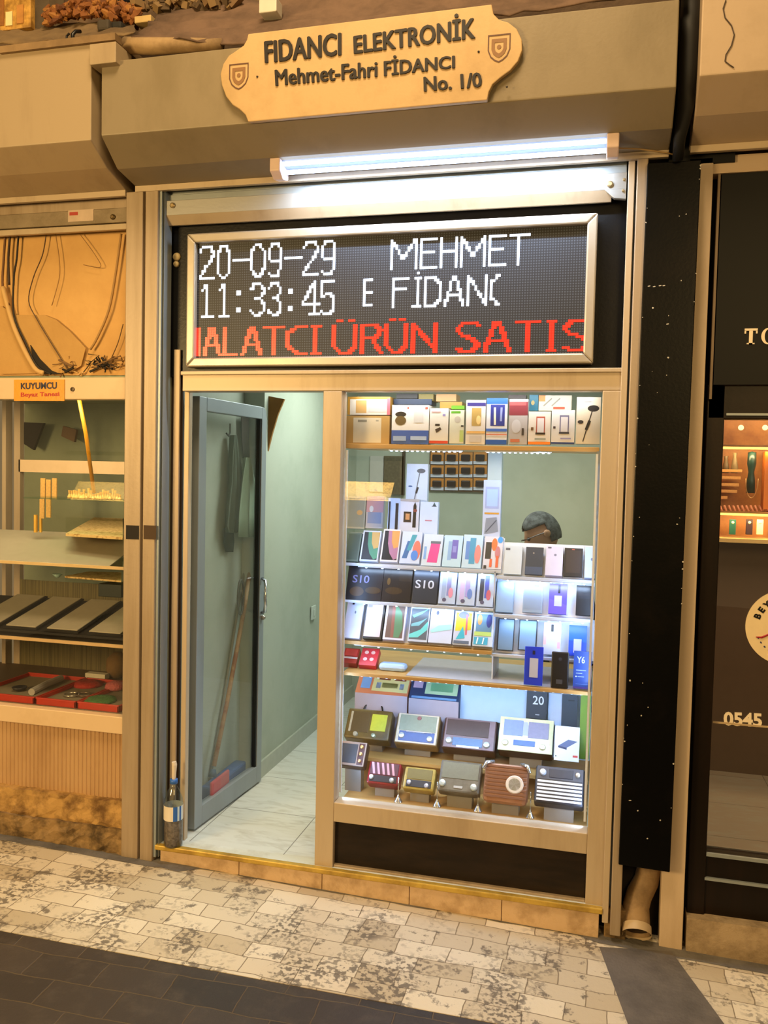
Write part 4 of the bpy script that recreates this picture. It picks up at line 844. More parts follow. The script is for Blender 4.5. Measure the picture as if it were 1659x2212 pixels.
# ================================================================== OPEN DOOR
dh, dl = Vector((-1.652, .12, FZ+.010)), Vector((-1.608, .755, FZ+.010))
ang = math.atan2(dl.y-dh.y, dl.x-dh.x)
door = thing('door_1', '', '', dh, world=False, rot=(0, 0, ang))
for k in ('label', 'category'):
    del door[k]
door['kind'] = 'structure'
DL = (dl-dh).length; DZ = min(P(575, 876, .755).z, ZH0-.006)-dh.z
sw, rh, tk = .062, .085, .035
dm = ALU_GREY
mb = MB()
def arc(cx, cz, r, a0, a1, n=6): return [(cx+r*cos(a0+(a1-a0)*k/n), 0, cz+r*sin(a0+(a1-a0)*k/n)) for k in range(n+1)]
outer = [(0, 0, 0), (DL, 0, 0)]+arc(DL-.05, DZ-.05, .05, 0, pi/2)+[(0, 0, DZ)]
inner = [(sw, 0, rh), (DL-sw*.8, 0, rh), (DL-sw*.8, 0, DZ-rh*.8), (sw, 0, DZ-rh*.8)]
def frame_piece(pts): return MB().prism(pts, (0, tk, 0))
build('hinge_stile', frame_piece([(0, 0, 0), (sw, 0, 0), (sw, 0, DZ), (0, 0, DZ)]), dm, door, bevel=.003)
build('lock_stile', frame_piece([(DL-sw*.8, 0, 0), (DL, 0, 0)]+arc(DL-.045, DZ-.045, .045, 0, pi/2)+[(DL-sw*.8, 0, DZ)]), dm, door, bevel=.003)
build('bottom_rail', frame_piece([(sw, 0, 0), (DL-sw*.8, 0, 0), (DL-sw*.8, 0, rh), (sw, 0, rh)]), dm, door, bevel=.003)
build('top_rail', frame_piece([(sw, 0, DZ-rh*.7), (DL-sw*.8, 0, DZ-rh*.7), (DL-sw*.8, 0, DZ), (sw, 0, DZ)]), dm, door, bevel=.003)
build('glass_pane', MB().box(sw-.005, DL-sw*.8+.005, .015, .02, rh-.005, DZ-rh*.7+.005), GLASS, door)
build('glazing_seal', MB().box(DL-sw*.8-.012, DL-sw*.8, .005, .03, rh, DZ-rh*.7), BLK, door)
hz = P(565, 1285, .74).z-dh.z
h = MB().tube([(DL-.03, -.005, hz+.085), (DL-.05, -.03, hz+.075), (DL-.075, -.045, hz+.04), (DL-.085, -.048, hz), (DL-.075, -.045, hz-.04), (DL-.05, -.03, hz-.075), (DL-.03, -.005, hz-.085)], .0085, 10)
build('handle', h, CHROME, door, sm=True)
build('lock', MB().lathe([(.012, 0), (.012, -.012), (.006, -.02), (0, -.02)], (DL-.025, 0, hz-.11), 'y', 14), M('#8f8a80', .3, .7), door)
# niche contents
WX = XL-.17
def XP(px, py, x=XL-.05):            # point seen at a pixel, on the plane x = const
    d = ray(px, py); return CAM+d*((x-CAM.x)/d.x)
solo('coat_hook', MB().tube([XP(497, 915), XP(497, 935), XP(494, 942), XP(489, 936)], .004, 8), M('#2a241c', .5), 'dark metal coat hook on the wall behind the open glass door', 'hook')
def drape(name, label, cat, outline, x, mat, dep=.03, folds=5, seed=0):
    """hanging cloth against the side wall: left/right pixel edges per height, pleated"""
    mb = MB(); n = 24; rows = []
    for (l, r, py) in outline:
        a_, b2 = XP(l, py, x), XP(r, py, x); row = []
        for i in range(n+1):
            t = i/n; p = a_*(1-t)+b2*t; row.append(p+Vector((dep*(.5+.5*sin(t*folds*2*pi+seed)), 0, 0)))
        rows.append(row)
    v = [p for r in rows for p in r]
    mb.add(v, [(j*(n+1)+i, j*(n+1)+i+1, (j+1)*(n+1)+i+1, (j+1)*(n+1)+i) for j in range(len(rows)-1) for i in range(n)])
    o = solo(name, mb, mat, label, cat, sm=True); s_ = o.modifiers.new('t', 'SOLIDIFY'); s_.thickness = .003
    return o
drape('dark_apron', 'dark grey-green apron hanging on the hook behind the open door', 'apron', [(494, 500, 940), (490, 508, 985), (488, 515, 1040), (482, 518, 1090), (478, 518, 1135), (482, 505, 1150)], XL-.09, M('#4f5a4c', .9), .03, 3, 1)
drape('green_towel', 'pale green towel hanging beside the dark apron behind the door', 'towel', [(524, 532, 988), (517, 540, 1030), (512, 548, 1070), (508, 548, 1110), (506, 549, 1160)], XL-.05, M('#84977f', .9), .02, 2, 2)
drape('narrow_cloth', 'narrow dark cloth hanging below the apron behind the door', 'cloth', [(480, 500, 1140), (480, 502, 1170), (484, 500, 1192)], XL-.095, M('#26281f', .9), .012, 1, 3)
drape('brown_cloth', 'dark brown cloth strip hanging at the top behind the door glass', 'cloth', [(520, 552, 900), (521, 552, 950), (524, 552, 990)], XL-.09, M('#33261a', .9), .012, 2, 4)
fp = XP(466, 1700, XL-.055); br = thing('broom', 'wooden-handled broom with blue and red plastic head leaning behind the glass door', 'broom', (fp.x, fp.y, FZ))
build('handle', MB().tube([XP(462, 1655, XL-.05), XP(490, 1520, XL-.05), XP(525, 1330, XL-.06), XP(545, 1200, XL-.075)], .011, 10), grime('#9b7a4e', '#7e4a22', 8, .5, .6, .6), br, sm=True)
c0 = XP(461, 1662, XL-.05); c1 = XP(459, 1678, XL-.05)
build('collar', MB().tube([c0, c1], [.012, .02], 12), M('#2a4a66', .5), br, sm=True)
def slab_x(l, r, t, b, x, th_, m_, nm):
    p = [XP(l, t, x), XP(r, t, x), XP(r, b, x), XP(l, b, x)]; y0, y1 = p[0].y, p[1].y; z1 = (p[0].z+p[1].z)/2; z0 = max(FZ+.004, (p[2].z+p[3].z)/2)
    build(nm, MB().box(x, x+th_, y0, y1, z0, z1), m_, br, bevel=.01)
slab_x(433, 508, 1668, 1706, XL-.085, .06, M('#2d4f86', .5), 'head')
slab_x(452, 490, 1675, 1716, XL-.03, .016, M('#b2484e', .5), 'red_guard')
solo('mop_pole', MB().tube([XP(452, 1690, XL-.1), XP(480, 1530, XL-.1), XP(510, 1340, XL-.1), XP(530, 1220, XL-.1)], .007, 8), M('#7d7a68', .6), 'thin grey pole leaning left of the broom behind the door', 'pole', sm=True)
pc = XP(520, 1290, XL-.035)
solo('hanging_loop', MB().tube([pc+Vector((0, .035*cos(q), .085*sin(q))) for q in [2*pi*k/24 for k in range(25)]], .005, 8), M('#4a463a', .6), 'dark oval cord loop hanging on the broom handle', 'loop', sm=True)
mb = MB().prism([P(*k, .85) for k in ((540, 848), (614, 862), (600, 895), (588, 935), (577, 980), (560, 870))], (0, .015, 0))
solo('cardboard_flap', mb, M('#8a5f24', .7, var=.2), 'brown cardboard flap sticking out above the open door corner', 'cardboard')
sw_p = P(675, 1323, 1.72); sw_p.x = XL
d_ = ray(675, 1323); t_ = (XL+.004-CAM.x)/d_.x; sw_p = CAM+d_*t_
solo('light_switch', MB().box(0, .01, -.035, .035, -.04, .04).box(.01, .014, -.012, .012, -.02, .02), M('#b9c0b4', .35), 'small pale light switch on the green wall beyond the door', 'switch', loc=sw_p, bevel=.002)

# bottle
bt = P(374, 1826, -.024); bt.z = FZ+.001
bo = thing('plastic_bottle', 'clear plastic bottle with blue and white label on the left end of the threshold', 'bottle', bt, world=False)
build('bottle_body', MB().lathe([(.034, 0), (.039, .006), (.039, .045), (.0375, .05), (.039, .055), (.039, .17), (.036, .20), (.022, .235), (.014, .25), (.014, .262), (0, .262)], (0, 0, 0), 'z', 28), PLASTIC, bo, sm=True)
build('contents', MB().lathe([(.033, .004), (.0365, .01), (.0365, .115), (0, .12)], (0, 0, 0), 'z', 24), grime('#7b6656', '#4e3d30', 60, .4, .6, .8), bo, sm=True)
mb = MB()
n = 28
for k in range(n):
    q0, q1 = 2*pi*k/n, 2*pi*(k+1)/n; r_ = .0398
    m_ = 2 if q0 > 5.3 and (k % 2) else 1 if q0 > 4.95 else 0
    mb.quad((r_*cos(q0), r_*sin(q0), .115), (r_*cos(q1), r_*sin(q1), .115), (r_*cos(q1), r_*sin(q1), .175), (r_*cos(q0), r_*sin(q0), .175), m_)
build('paper_label', mb, [M('#dcd3c6', .5), M('#2a62b8', .5), M('#c6dcec', .5)], bo, sm=True)
build('cap', MB().lathe([(.016, .262), (.016, .280), (0, .280)], (0, 0, 0), 'z', 18), M('#2c62b4', .4), bo, sm=True)
build('paper_spill', MB().tube([(0, 0, .28), (.002, 0, .34), (.0, 0, .352)], [.008, .011, .010], 10), M('#d6c9b8', .6), bo)

# ================================================================== DISPLAY WINDOW
def board_px(name, label, pl, pr, pyl, pyr, Y, dep, th, mat, tilt=None, back=.0):
    z = (P(pl, pyl, Y).z+P(pr, pyr, Y).z)/2; x0 = P(pl, pyl, Y).x; x1 = P(pr, pyr, Y).x
    t = thing(name, label, 'shelf', ((x0+x1)/2, Y, z))
    build('board', MB().box(x0, x1, Y, Y+dep, z-th, z), mat, t, bevel=.0015)
    if tilt is not None:
        a_ = radians(tilt); b0 = Vector((x0, Y+.035, z)); L_ = back; s_, c_ = sin(a_), cos(a_)
        build('sloping_back', MB().prism([b0, b0+Vector((0, L_*s_, L_*c_)), b0+Vector((0, L_*s_+.006, L_*c_)), b0+Vector((0, .006, 0))], (x1-x0, 0, 0)), WHITE, t)
    return t, z, x0, x1
PW = M('#c9d3e4', .35)
WX0, WX1 = XM1+.004, XE0-.004
top_t, ZTOPS, _, _ = board_px('display_shelf', 'top wooden shelf of the display window', 741, 1295, 961, 963, .07, .26, .018, WOODSHELF)
_, zL1, _, _ = board_px('display_shelf', 'left upper sloping shelf of bright phone boxes', 741, 1083, 1214, 1233, .13, .18, .012, PW, 26, .13)
_, zR1, _, _ = board_px('display_shelf', 'right upper white sloping shelf below the seated man', 1072, 1285, 1244, 1254, .11, .20, .012, PW, 24, .135)
_, zL2, _, _ = board_px('display_shelf', 'left middle sloping shelf with the black boxes', 741, 1066, 1297, 1313, .11, .2, .010, PW, 24, .13)
_, zR2, _, _ = board_px('display_shelf', 'right middle white sloping shelf with silver and purple phones', 1068, 1282, 1325, 1340, .10, .20, .012, PW, 22, .14)
_, zL3, _, _ = board_px('display_shelf', 'left lower sloping shelf with white and planet-picture boxes', 741, 1062, 1382, 1408, .10, .22, .014, WOODSHELF, 26, .15)
_, zR3, _, _ = board_px('display_shelf', 'right lower white sloping shelf with grey panels', 1060, 1282, 1411, 1428, .12, .20, .012, PW, 20, .15)
s4, zS4, _, _ = board_px('display_shelf', 'long wooden shelf across the window with red cartons and standing phones', 741, 1277, 1449, 1497, .06, .46, .014, WOODSHELF)
ZLOW = .293
solo('plastic_sheet', MB().box(P(880, 1440, .1).x, WX1-.005, .075, .42, zS4+.0005, zS4+.002), M('#b7b3bb', .12), 'glossy pale grey plastic sheet covering most of the long wooden shelf', 'sheet')
lowt = thing('radio_shelf', 'wooden base shelf of the display window under the radios', 'shelf', (-.5, .05, ZLOW))
build('base_board', MB().box(WX0, WX1, .051, .50, ZLOW-.02, ZLOW), WOODSHELF, lowt)
ZUP = .405
build('step_board', MB().box(WX0, WX1, .27, .52, ZUP-.014, ZUP), WOODSHELF, lowt)
build('step_riser', MB().box(WX0, WX1, .30, .31, ZLOW, ZUP-.014), M('#b08f5c', .5), lowt)
build('back_board', MB().box(WX0, WX1, .52, .535, ZLOW, zS4-.014), M('#b9cfe6', .5), lowt)
# separator upright at the right of the left bank
solo('shelf_divider', MB().box(P(1066, 1300, .13).x, P(1069, 1300, .13).x, .13, .33, zS4, P(1066, 1235, .13).z), PW, 'thin white divider between the left and right banks of phone shelves', 'divider')
solo('shelf_upright', MB().px(1285, 1297, 975, 1240, .05, .02), ALU_GREY, 'slim grey upright at the right edge of the display window', 'upright')

# LED strips inside the window
LEDM = M('#c4dcff', .3, emit=9)
def led_strip(label, x0, x1, y, z, n=None, mat=LEDM, r=.004, power=None, tgt=None):
    t = thing('led_strip', label, 'light strip', ((x0+x1)/2, y, z))
    build('holder', MB().box(x0, x1, y-.006, y+.006, z, z+.004), WHITE, t)
    mb = MB(); n = n or int((x1-x0)/.03)
    for i in range(n):
        x = x0+(i+.5)*(x1-x0)/n; mb.box(x-r, x+r, y-.004, y+.004, z-.003, z)
    build('diodes', mb, mat, t)
    if power:
        a_ = area('led_light', ((x0+x1)/2, y, z-.006), tgt or ((x0+x1)/2, y+.1, z-1), x1-x0, power, (.52, .72, 1), .012)
    return t
zu = ZTOPS-.024
led_strip('bright LED strip under the top shelf, left of centre', P(840, 975, .09).x, P(1000, 975, .09).x, .09, zu, 14, power=.7, tgt=(-.6, .35, 1.1))
led_strip('bright LED strip under the top shelf, right of centre', P(1048, 975, .09).x, P(1192, 975, .09).x, .09, zu, 12, power=.7, tgt=(-.2, .3, 1.1))
led_strip('LED strip under the long wooden shelf lighting the radios', WX0+.05, WX1-.02, .10, zS4-.02, 26, power=4.6, tgt=(-.5, .28, .3))
area('led_light', (-.5, .056, ZH0+.0), (-.5, .13, 1.78), .92, 1.7, (.86, .93, 1), .012)
for x_, nm in ((WX0+.008, 'mullion'), (WX1-.008, 'right jamb')):
    t = thing('led_strip', 'vertical LED strip inside the display window along the '+nm, 'light strip', (x_, .03, .35))
    build('holder', MB().box(x_-.004, x_+.004, .022, .028, .34, 1.70), WHITE, t)
    mb = MB()
    for i in range(40): mb.box(x_-.003, x_+.003, .028, .031, .36+i*.033, .366+i*.033)
    build('diodes', mb, LEDM, t)
    for z0_, z1_, pw_ in ((.85, 1.65, 1.5), (.32, .80, 1.3)):
        l = area('led_light', (x_+(.006 if x_ < -.5 else -.006), .03, (z0_+z1_)/2), (-.5, .25, (z0_+z1_)/2), .01, pw_, (.42, .62, 1), z1_-z0_)

for lb, x0_, x1_, y_, z_ in (('short LED strip under the left upper phone shelf', WX0+.03, P(1060, 1230, .14).x, .142, zL1-.016), ('short LED strip under the right upper phone shelf', P(1085, 1255, .12).x, WX1-.02, .122, zR1-.016),
        ('short LED strip under the left middle phone shelf', WX0+.03, P(1055, 1310, .12).x, .122, zL2-.014), ('short LED strip under the right middle phone shelf', P(1080, 1340, .11).x, WX1-.02, .112, zR2-.016), ('short LED strip under the left lower phone shelf', WX0+.03, WX1-.4, .112, zL3-.018)):
    led_strip(lb, x0_, x1_, y_, z_, 8, power=.42, tgt=((x0_+x1_)/2, y_+.12, z_-.14), r=.003)
# jewellery case across the alley, seen mirrored in the panes
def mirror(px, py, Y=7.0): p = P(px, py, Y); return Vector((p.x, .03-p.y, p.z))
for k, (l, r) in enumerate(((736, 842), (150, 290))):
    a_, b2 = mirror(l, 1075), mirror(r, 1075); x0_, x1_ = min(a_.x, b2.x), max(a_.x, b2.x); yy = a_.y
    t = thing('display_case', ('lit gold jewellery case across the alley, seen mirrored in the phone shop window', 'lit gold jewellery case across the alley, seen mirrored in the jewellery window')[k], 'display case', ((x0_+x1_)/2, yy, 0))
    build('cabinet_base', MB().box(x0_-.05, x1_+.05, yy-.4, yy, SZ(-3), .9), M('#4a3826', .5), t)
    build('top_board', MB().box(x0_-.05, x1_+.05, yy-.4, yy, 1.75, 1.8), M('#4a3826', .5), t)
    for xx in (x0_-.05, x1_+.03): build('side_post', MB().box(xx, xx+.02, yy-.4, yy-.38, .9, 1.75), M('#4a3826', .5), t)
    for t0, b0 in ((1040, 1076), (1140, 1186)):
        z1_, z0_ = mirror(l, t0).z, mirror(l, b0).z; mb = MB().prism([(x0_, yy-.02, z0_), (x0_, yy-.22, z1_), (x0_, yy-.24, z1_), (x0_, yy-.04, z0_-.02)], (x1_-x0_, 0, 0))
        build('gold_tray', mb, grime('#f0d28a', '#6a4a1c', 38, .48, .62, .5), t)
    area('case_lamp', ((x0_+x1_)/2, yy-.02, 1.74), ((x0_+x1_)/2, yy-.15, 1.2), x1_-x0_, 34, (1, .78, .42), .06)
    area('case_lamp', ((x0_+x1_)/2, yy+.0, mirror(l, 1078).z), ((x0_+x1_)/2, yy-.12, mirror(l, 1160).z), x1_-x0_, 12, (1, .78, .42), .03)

# ---- product builder
def solve(r4, Y, tilt):
    pl, pr, pb, pt = r4; a_ = radians(tilt); mx = (pl+pr)/2
    B = P(mx, pb, Y); d = ray(mx, pt); k = d.z/d.y
    h = (CAM.z+(B.y-CAM.y)*k-B.z)/(cos(a_)-k*sin(a_))
    return B, h, P(pr, pb, Y).x-P(pl, pb, Y).x
def product(name, label, cat, r4, Y, tilt, d, base, dec=(), group=None, parts=(), rough=.4, bev=.002, yaw=0, lean_z=None):
    """box or phone: base colour, printed shapes in face fractions, optional separate parts"""
    B, h, w_ = solve(r4, Y, tilt); a_ = radians(tilt)
    mats = [M(base, rough)]; idx = {}
    def mi(c):
        if c not in idx: idx[c] = len(mats); mats.append(M(c, rough))
        return idx[c]
    mb = MB().box(-w_/2, w_/2, 0, d, 0, h)
    def put(mb, s, layer, mf):
        k = s[0]; y = -.0004*(layer+1)
        if k == 'r':
            _, x0, x1, z0, z1, c = s; mb.quad((-w_/2+x0*w_, y, z0*h), (-w_/2+x1*w_, y, z0*h), (-w_/2+x1*w_, y, z1*h), (-w_/2+x0*w_, y, z1*h), mf(c))
        elif k == 'e':
            _, cx, cz, rx, rz, c = s; mb.disc((-w_/2+cx*w_, y, cz*h), rx*w_, mf(c), 18, rz*h)
        elif k == 'p':
            mb.add([(-w_/2+x*w_, y, z*h) for x, z in s[1]], [tuple(range(len(s[1])))], mf(s[2]))
        elif k == 't':
            _, st_, x0, x1, z0, z1, c = s
            try: text_fit(mb, st_, -w_/2+x0*w_, -w_/2+x1*w_, z0*h, z1*h, y, .0003, .01, mf(c))
            except Exception as ex: print('text', ex)
        elif k == 'l':
            (xa_, za_), (xb_, zb_), wd = s[1]; c = s[2]; A_ = Vector((-w_/2+xa_*w_, y, za_*h)); B_ = Vector((-w_/2+xb_*w_, y, zb_*h)); n_ = (B_-A_).cross(Vector((0, 1, 0))).normalized()*wd*w_/2
            mb.quad(A_-n_, B_-n_, B_+n_, A_+n_, mf(c))
    rot = (-a_, 0, radians(yaw))
    for i, s in enumerate(dec): put(mb, s, i, mi)
    if parts:
        t = thing(name, label, cat, B, group, rot, world=False); build('body', mb, mats, t, bevel=bev if not dec else 0)
        for pn, s in parts:
            pmb = MB(); pm_l = []
            def pf(c): pm_l.append(M(c, rough)); return len(pm_l)-1
            put(pmb, s, 3, pf)
            f0 = list(pmb.f); 
            # give the part a small thickness
            if s[0] in 'rep':
                pts = [pmb.v[i] for i in pmb.f[0]]; pmb = MB().prism(pts, (0, .0012, 0))
            build(pn, pmb, pm_l, t)
        return t
    o = build(name, mb, mats, loc=B); o.rotation_euler = rot; tag(o, label, cat, group); return o
TOPY = .10
G1 = 'product boxes on the top shelf'
T = 'white carton with '
# top shelf
product('accessory_box', 'brown kraft carton with white printed sheet, leftmost on the top shelf', 'box', (743, 840, 960, 898), TOPY, 0, .12, '#b08a4c', [('r', .2, .82, .06, .93, '#cfc3a8'), ('r', .3, .5, .78, .86, '#8f8672'), ('r', .7, .76, .8, .86, '#a09a88')], G1)
product('accessory_box', 'long pale picture carton lying on top of the kraft carton', 'box', (750, 842, 896, 857), TOPY, 0, .12, '#b8862c', [('r', .06, .93, 0, .86, '#d6cbb8'), ('r', .2, .45, .1, .8, '#c89a5a'), ('r', .5, .9, .15, .75, '#bdb6ae'), ('r', .93, 1, 0, .9, '#c0606e')], G1)
product('speaker_box', 'white and blue carton with dark round speaker picture on the top shelf', 'box', (845, 925, 959, 875), TOPY, 0, .12, '#d9d6cf', [('r', 0, 1, 0, .35, '#2f56a6'), ('e', .24, .76, .15, .07, '#1a1712'), ('e', .24, .6, .15, .12, '#5e4a22'), ('r', .6, .85, .55, .85, '#c5c2bc'), ('r', .42, .46, .9, .95, '#b8523e'), ('r', .9, .97, .9, .95, '#b8523e'), ('r', .05, .4, .08, .2, '#8fa6cf'), ('r', .52, .95, .1, .2, '#9fb4d8')], G1)
product('navy_box', 'dark navy carton laid flat behind the white and blue speaker carton', 'box', (850, 932, 874, 862), TOPY+.04, 0, .1, '#1d3350', [], G1)
product('black_box', 'black carton at the very top behind the speaker carton', 'box', (856, 902, 861, 850), TOPY+.05, 0, .1, '#14110f', [], G1)
product('cable_box', 'white carton with small black adapters and red bottom stripe on the top shelf', 'box', (927, 967, 958, 882), TOPY, 0, .06, '#cfc9bd', [('r', 0, 1, 0, .08, '#c23a1c'), ('r', .3, .55, .5, .56, '#221a18'), ('p', ((.3, .4), (.58, .47), (.64, .4), (.38, .3)), '#3a2a22'), ('r', .7, .85, .78, .84, '#8a7fae'), ('r', .1, .6, .88, .92, '#c79a9a')], G1)
product('cable_box', 'slim white and green carton on the top shelf', 'box', (970, 1001, 958, 886), TOPY, 0, .05, '#c6c4ae', [('r', .1, .75, .9, .97, '#4f8f1c'), ('e', .55, .72, .22, .1, '#b0a89a'), ('r', .72, .98, .05, .4, '#a8b86a'), ('r', .8, .98, .5, .55, '#1c1a14')], G1)
product('green_box', 'small bright green carton edge behind the slim white and green carton', 'box', (975, 1003, 884, 876), TOPY+.03, 0, .05, '#5f9a20', [], G1)
product('tan_box', 'tan carton stacked at the back of the top shelf, upper', 'box', (942, 985, 867, 851), TOPY+.05, 0, .1, '#c0955a', [], G1)
product('tan_box', 'tan carton stacked at the back of the top shelf, lower', 'box', (950, 998, 882, 868), TOPY+.045, 0, .1, '#a9863a', [], G1)
product('olive_box', 'olive-yellow carton at the top behind the adapter carton', 'box', (904, 936, 866, 851), TOPY+.05, 0, .1, '#8a7a2c', [], G1)
product('charger_box', 'cream carton with navy top band and gold window picture on the top shelf', 'box', (1005, 1047, 960, 864), TOPY, 0, .05, '#cfc6ba', [('r', .05, 1, .86, .94, '#2a2366'), ('r', .3, .78, .42, .82, '#a98a4a'), ('e', .65, .55, .12, .1, '#d8b878'), ('r', .05, 1, .25, .3, '#d8a860'), ('r', .2, .8, .05, .2, '#b8b0a8')], G1)
product('charger_box', 'blue and white carton with cable picture and blue bands on the top shelf', 'box', (1049, 1094, 960, 860), TOPY, 0, .05, '#d0d0d2', [('r', 0, 1, .87, 1, '#1c58b8'), ('r', .2, .88, .4, .86, '#24307e'), ('l', ((.4, .8), (.42, .42), .1), '#d8d4b8'), ('l', ((.72, .8), (.7, .5), .1), '#8a94c0'), ('r', 0, 1, .28, .34, '#3a66b8'), ('r', 0, 1, .2, .23, '#c8785a'), ('r', .0, 1, 0, .1, '#1a4fa0')], G1)
product('charger_box', 'maroon-topped grey carton on the top shelf', 'box', (1098, 1138, 960, 862), TOPY, 0, .05, '#a9a29e', [('r', 0, 1, .64, .94, '#7a2a34'), ('r', 0, .9, .86, .94, '#b04a4a'), ('e', .4, .4, .25, .15, '#bab6b6'), ('r', .7, .82, .2, .36, '#3a302c'), ('r', .1, .6, .05, .12, '#b8694a')], G1)
def phone_outline(c): return [('r', .35, .75, .3, .85, c), ('r', .4, .7, .36, .8, '#cfc9c8')]
product('case_box', 'white carton with orange base and red phone outline on the top shelf', 'box', (1140, 1188, 960, 889), TOPY, 0, .05, '#d2c8bb', [('r', 0, 1, 0, .08, '#e07a1c')]+phone_outline('#a8523e')+[('r', .33, .77, .3, .36, '#2a1a14'), ('r', .12, .24, .42, .52, '#6a4a2a'), ('r', .3, .8, .14, .19, '#8a8f84')], G1)
product('case_box', 'white carton with navy base and violet phone outline on the top shelf', 'box', (1190, 1240, 959, 886), TOPY, 0, .05, '#cfcac4', [('r', 0, 1, 0, .05, '#12306a')]+phone_outline('#6a6684')+[('r', .33, .77, .3, .35, '#2a2a34'), ('r', .08, .18, .45, .52, '#3a2f34'), ('r', .4, .85, .14, .18, '#8c88b0')], G1)
product('earphone_box', 'cream carton with black earphone picture at the right end of the top shelf', 'box', (1243, 1295, 959, 858), TOPY, 0, .05, '#d1c5ae', [('e', .7, .76, .24, .07, '#1a1a1e'), ('l', ((.66, .72), (.3, .05), .045), '#2a2628'), ('l', ((.56, .5), (.42, .3), .12), '#121214'), ('e', .18, .47, .12, .04, '#2a2426'), ('r', .3, .6, .9, .94, '#a9a6a8')], G1)
product('cable_box', 'white and orange carton with cable drawings at the back right of the top shelf', 'box', (1163, 1234, 887, 854), TOPY+.05, 0, .05, '#c9c0ae', [('r', 0, .2, .6, 1, '#d8843a'), ('l', ((.15, .3), (.4, .8), .04), '#8a8678'), ('l', ((.4, .3), (.65, .8), .04), '#8a8678'), ('r', .45, .8, .1, .25, '#c0523a')], G1)
product('teal_box', 'teal carton behind the orange-based case carton', 'box', (1143, 1162, 887, 853), TOPY+.05, 0, .05, '#1f6f86', [('e', .4, .5, .2, .15, '#bfa868')], G1)
product('dark_box', 'dark brown carton at the upper right corner of the top shelf', 'box', (1098, 1136, 861, 853), TOPY+.05, 0, .05, '#3a2c26', [], G1)

# second level, goods hung and standing behind
product('earphone_box', 'tall white earphone carton standing behind the smartwatch cartons', 'box', (876, 922, 1086, 1002), .30, 4, .03, '#c6d6ea', [('e', .68, .82, .2, .06, '#4e5662'), ('l', ((.62, .78), (.4, .05), .05), '#6a7280'), ('l', ((.56, .4), (.48, .24), .09), '#1c2028'), ('e', .2, .42, .1, .02, '#2a5a9a')])
product('watch_box', 'white smartwatch carton with open black straps, left one', 'box', (836, 862, 1148, 1076), .25, 6, .03, '#bcd0ee', [('r', .05, .2, 0, .9, '#12141c'), ('r', .62, .86, .02, .85, '#0c0c10')])
product('watch_box', 'white smartwatch carton with a watch and black strap pictured', 'box', (862, 903, 1150, 1078), .245, 6, .03, '#ccd4e6', [('r', .2, .6, .3, .62, '#2a1d16'), ('r', .3, .52, .38, .56, '#c08a5a'), ('p', ((.68, .15), (.86, .15), (.86, .8), (.78, .92), (.7, .8)), '#0c0c10'), ('e', .8, .66, .1, .05, '#7a3a34'), ('r', 0, 1, .93, 1, '#a9a6a8')])
product('phone_box', 'plain white carton with small boat logo and faint red text', 'box', (905, 944, 1156, 1084), .24, 6, .03, '#c9daf2', [('p', ((.62, .86), (.92, .86), (.8, .93)), '#22304a'), ('p', ((.7, .9), (.86, .9), (.78, .99)), '#3a5a5a'), ('r', .3, .68, .42, .46, '#c48aa4')])
product('phone_box', 'tall white case carton with phone outline and orange lettering against the white column', 'box', (1041, 1079, 1160, 1037), .22, 3, .03, '#c6d2ec', [('r', .12, .9, .5, .88, '#aab6e2'), ('r', .2, .82, .54, .84, '#b4d0f4'), ('r', .1, .92, .4, .43, '#d49a3c'), ('p', ((.12, .05), (.9, .1), (.8, .35), (.2, .33)), '#8f98a8'), ('l', ((.2, .08), (.8, .3), .06), '#5a6272')])
solo('white_column', MB().px(1052, 1082, 975, 1165, .34, .05), M('#c3d2d0', .5), 'narrow white column behind the tall case carton in the window', 'column')
product('phone_box', 'grey framed phone carton at the far left of the second row', 'box', (747, 787, 1142, 1072), .28, 8, .03, '#8a9aa0', [('r', .1, .94, .05, .95, '#70828a'), ('e', .7, .5, .16, .08, '#b09468')])
product('phone_box', 'pink and blue phone carton beside the grey framed one', 'box', (789, 826, 1141, 1072), .28, 8, .03, '#9fa6b8', [('r', 0, 1, .5, 1, '#a88496'), ('r', .1, .9, .15, .5, '#6f86b4'), ('e', .3, .6, .12, .1, '#b4c4d8')])
mb = MB().px(829, 871, 985, 1068, 2.42, .025); solo('tool_card', mb, M('#5a5038', .6, var=.5, scale=60), 'dark olive accessory card hanging behind the earphone carton', 'card')
mb = MB().px(799, 828, 985, 1062, 2.43, .02); solo('paper_sheet', mb, M('#b9b6ac', .6), 'pale paper sheet hanging at the left behind the window', 'paper')
solo('wall_trim_post', MB().px(868, 873, 975, 1070, 2.42, .03), M('#3a2c18', .6), 'thin dark brown upright behind the earphone carton', 'post')
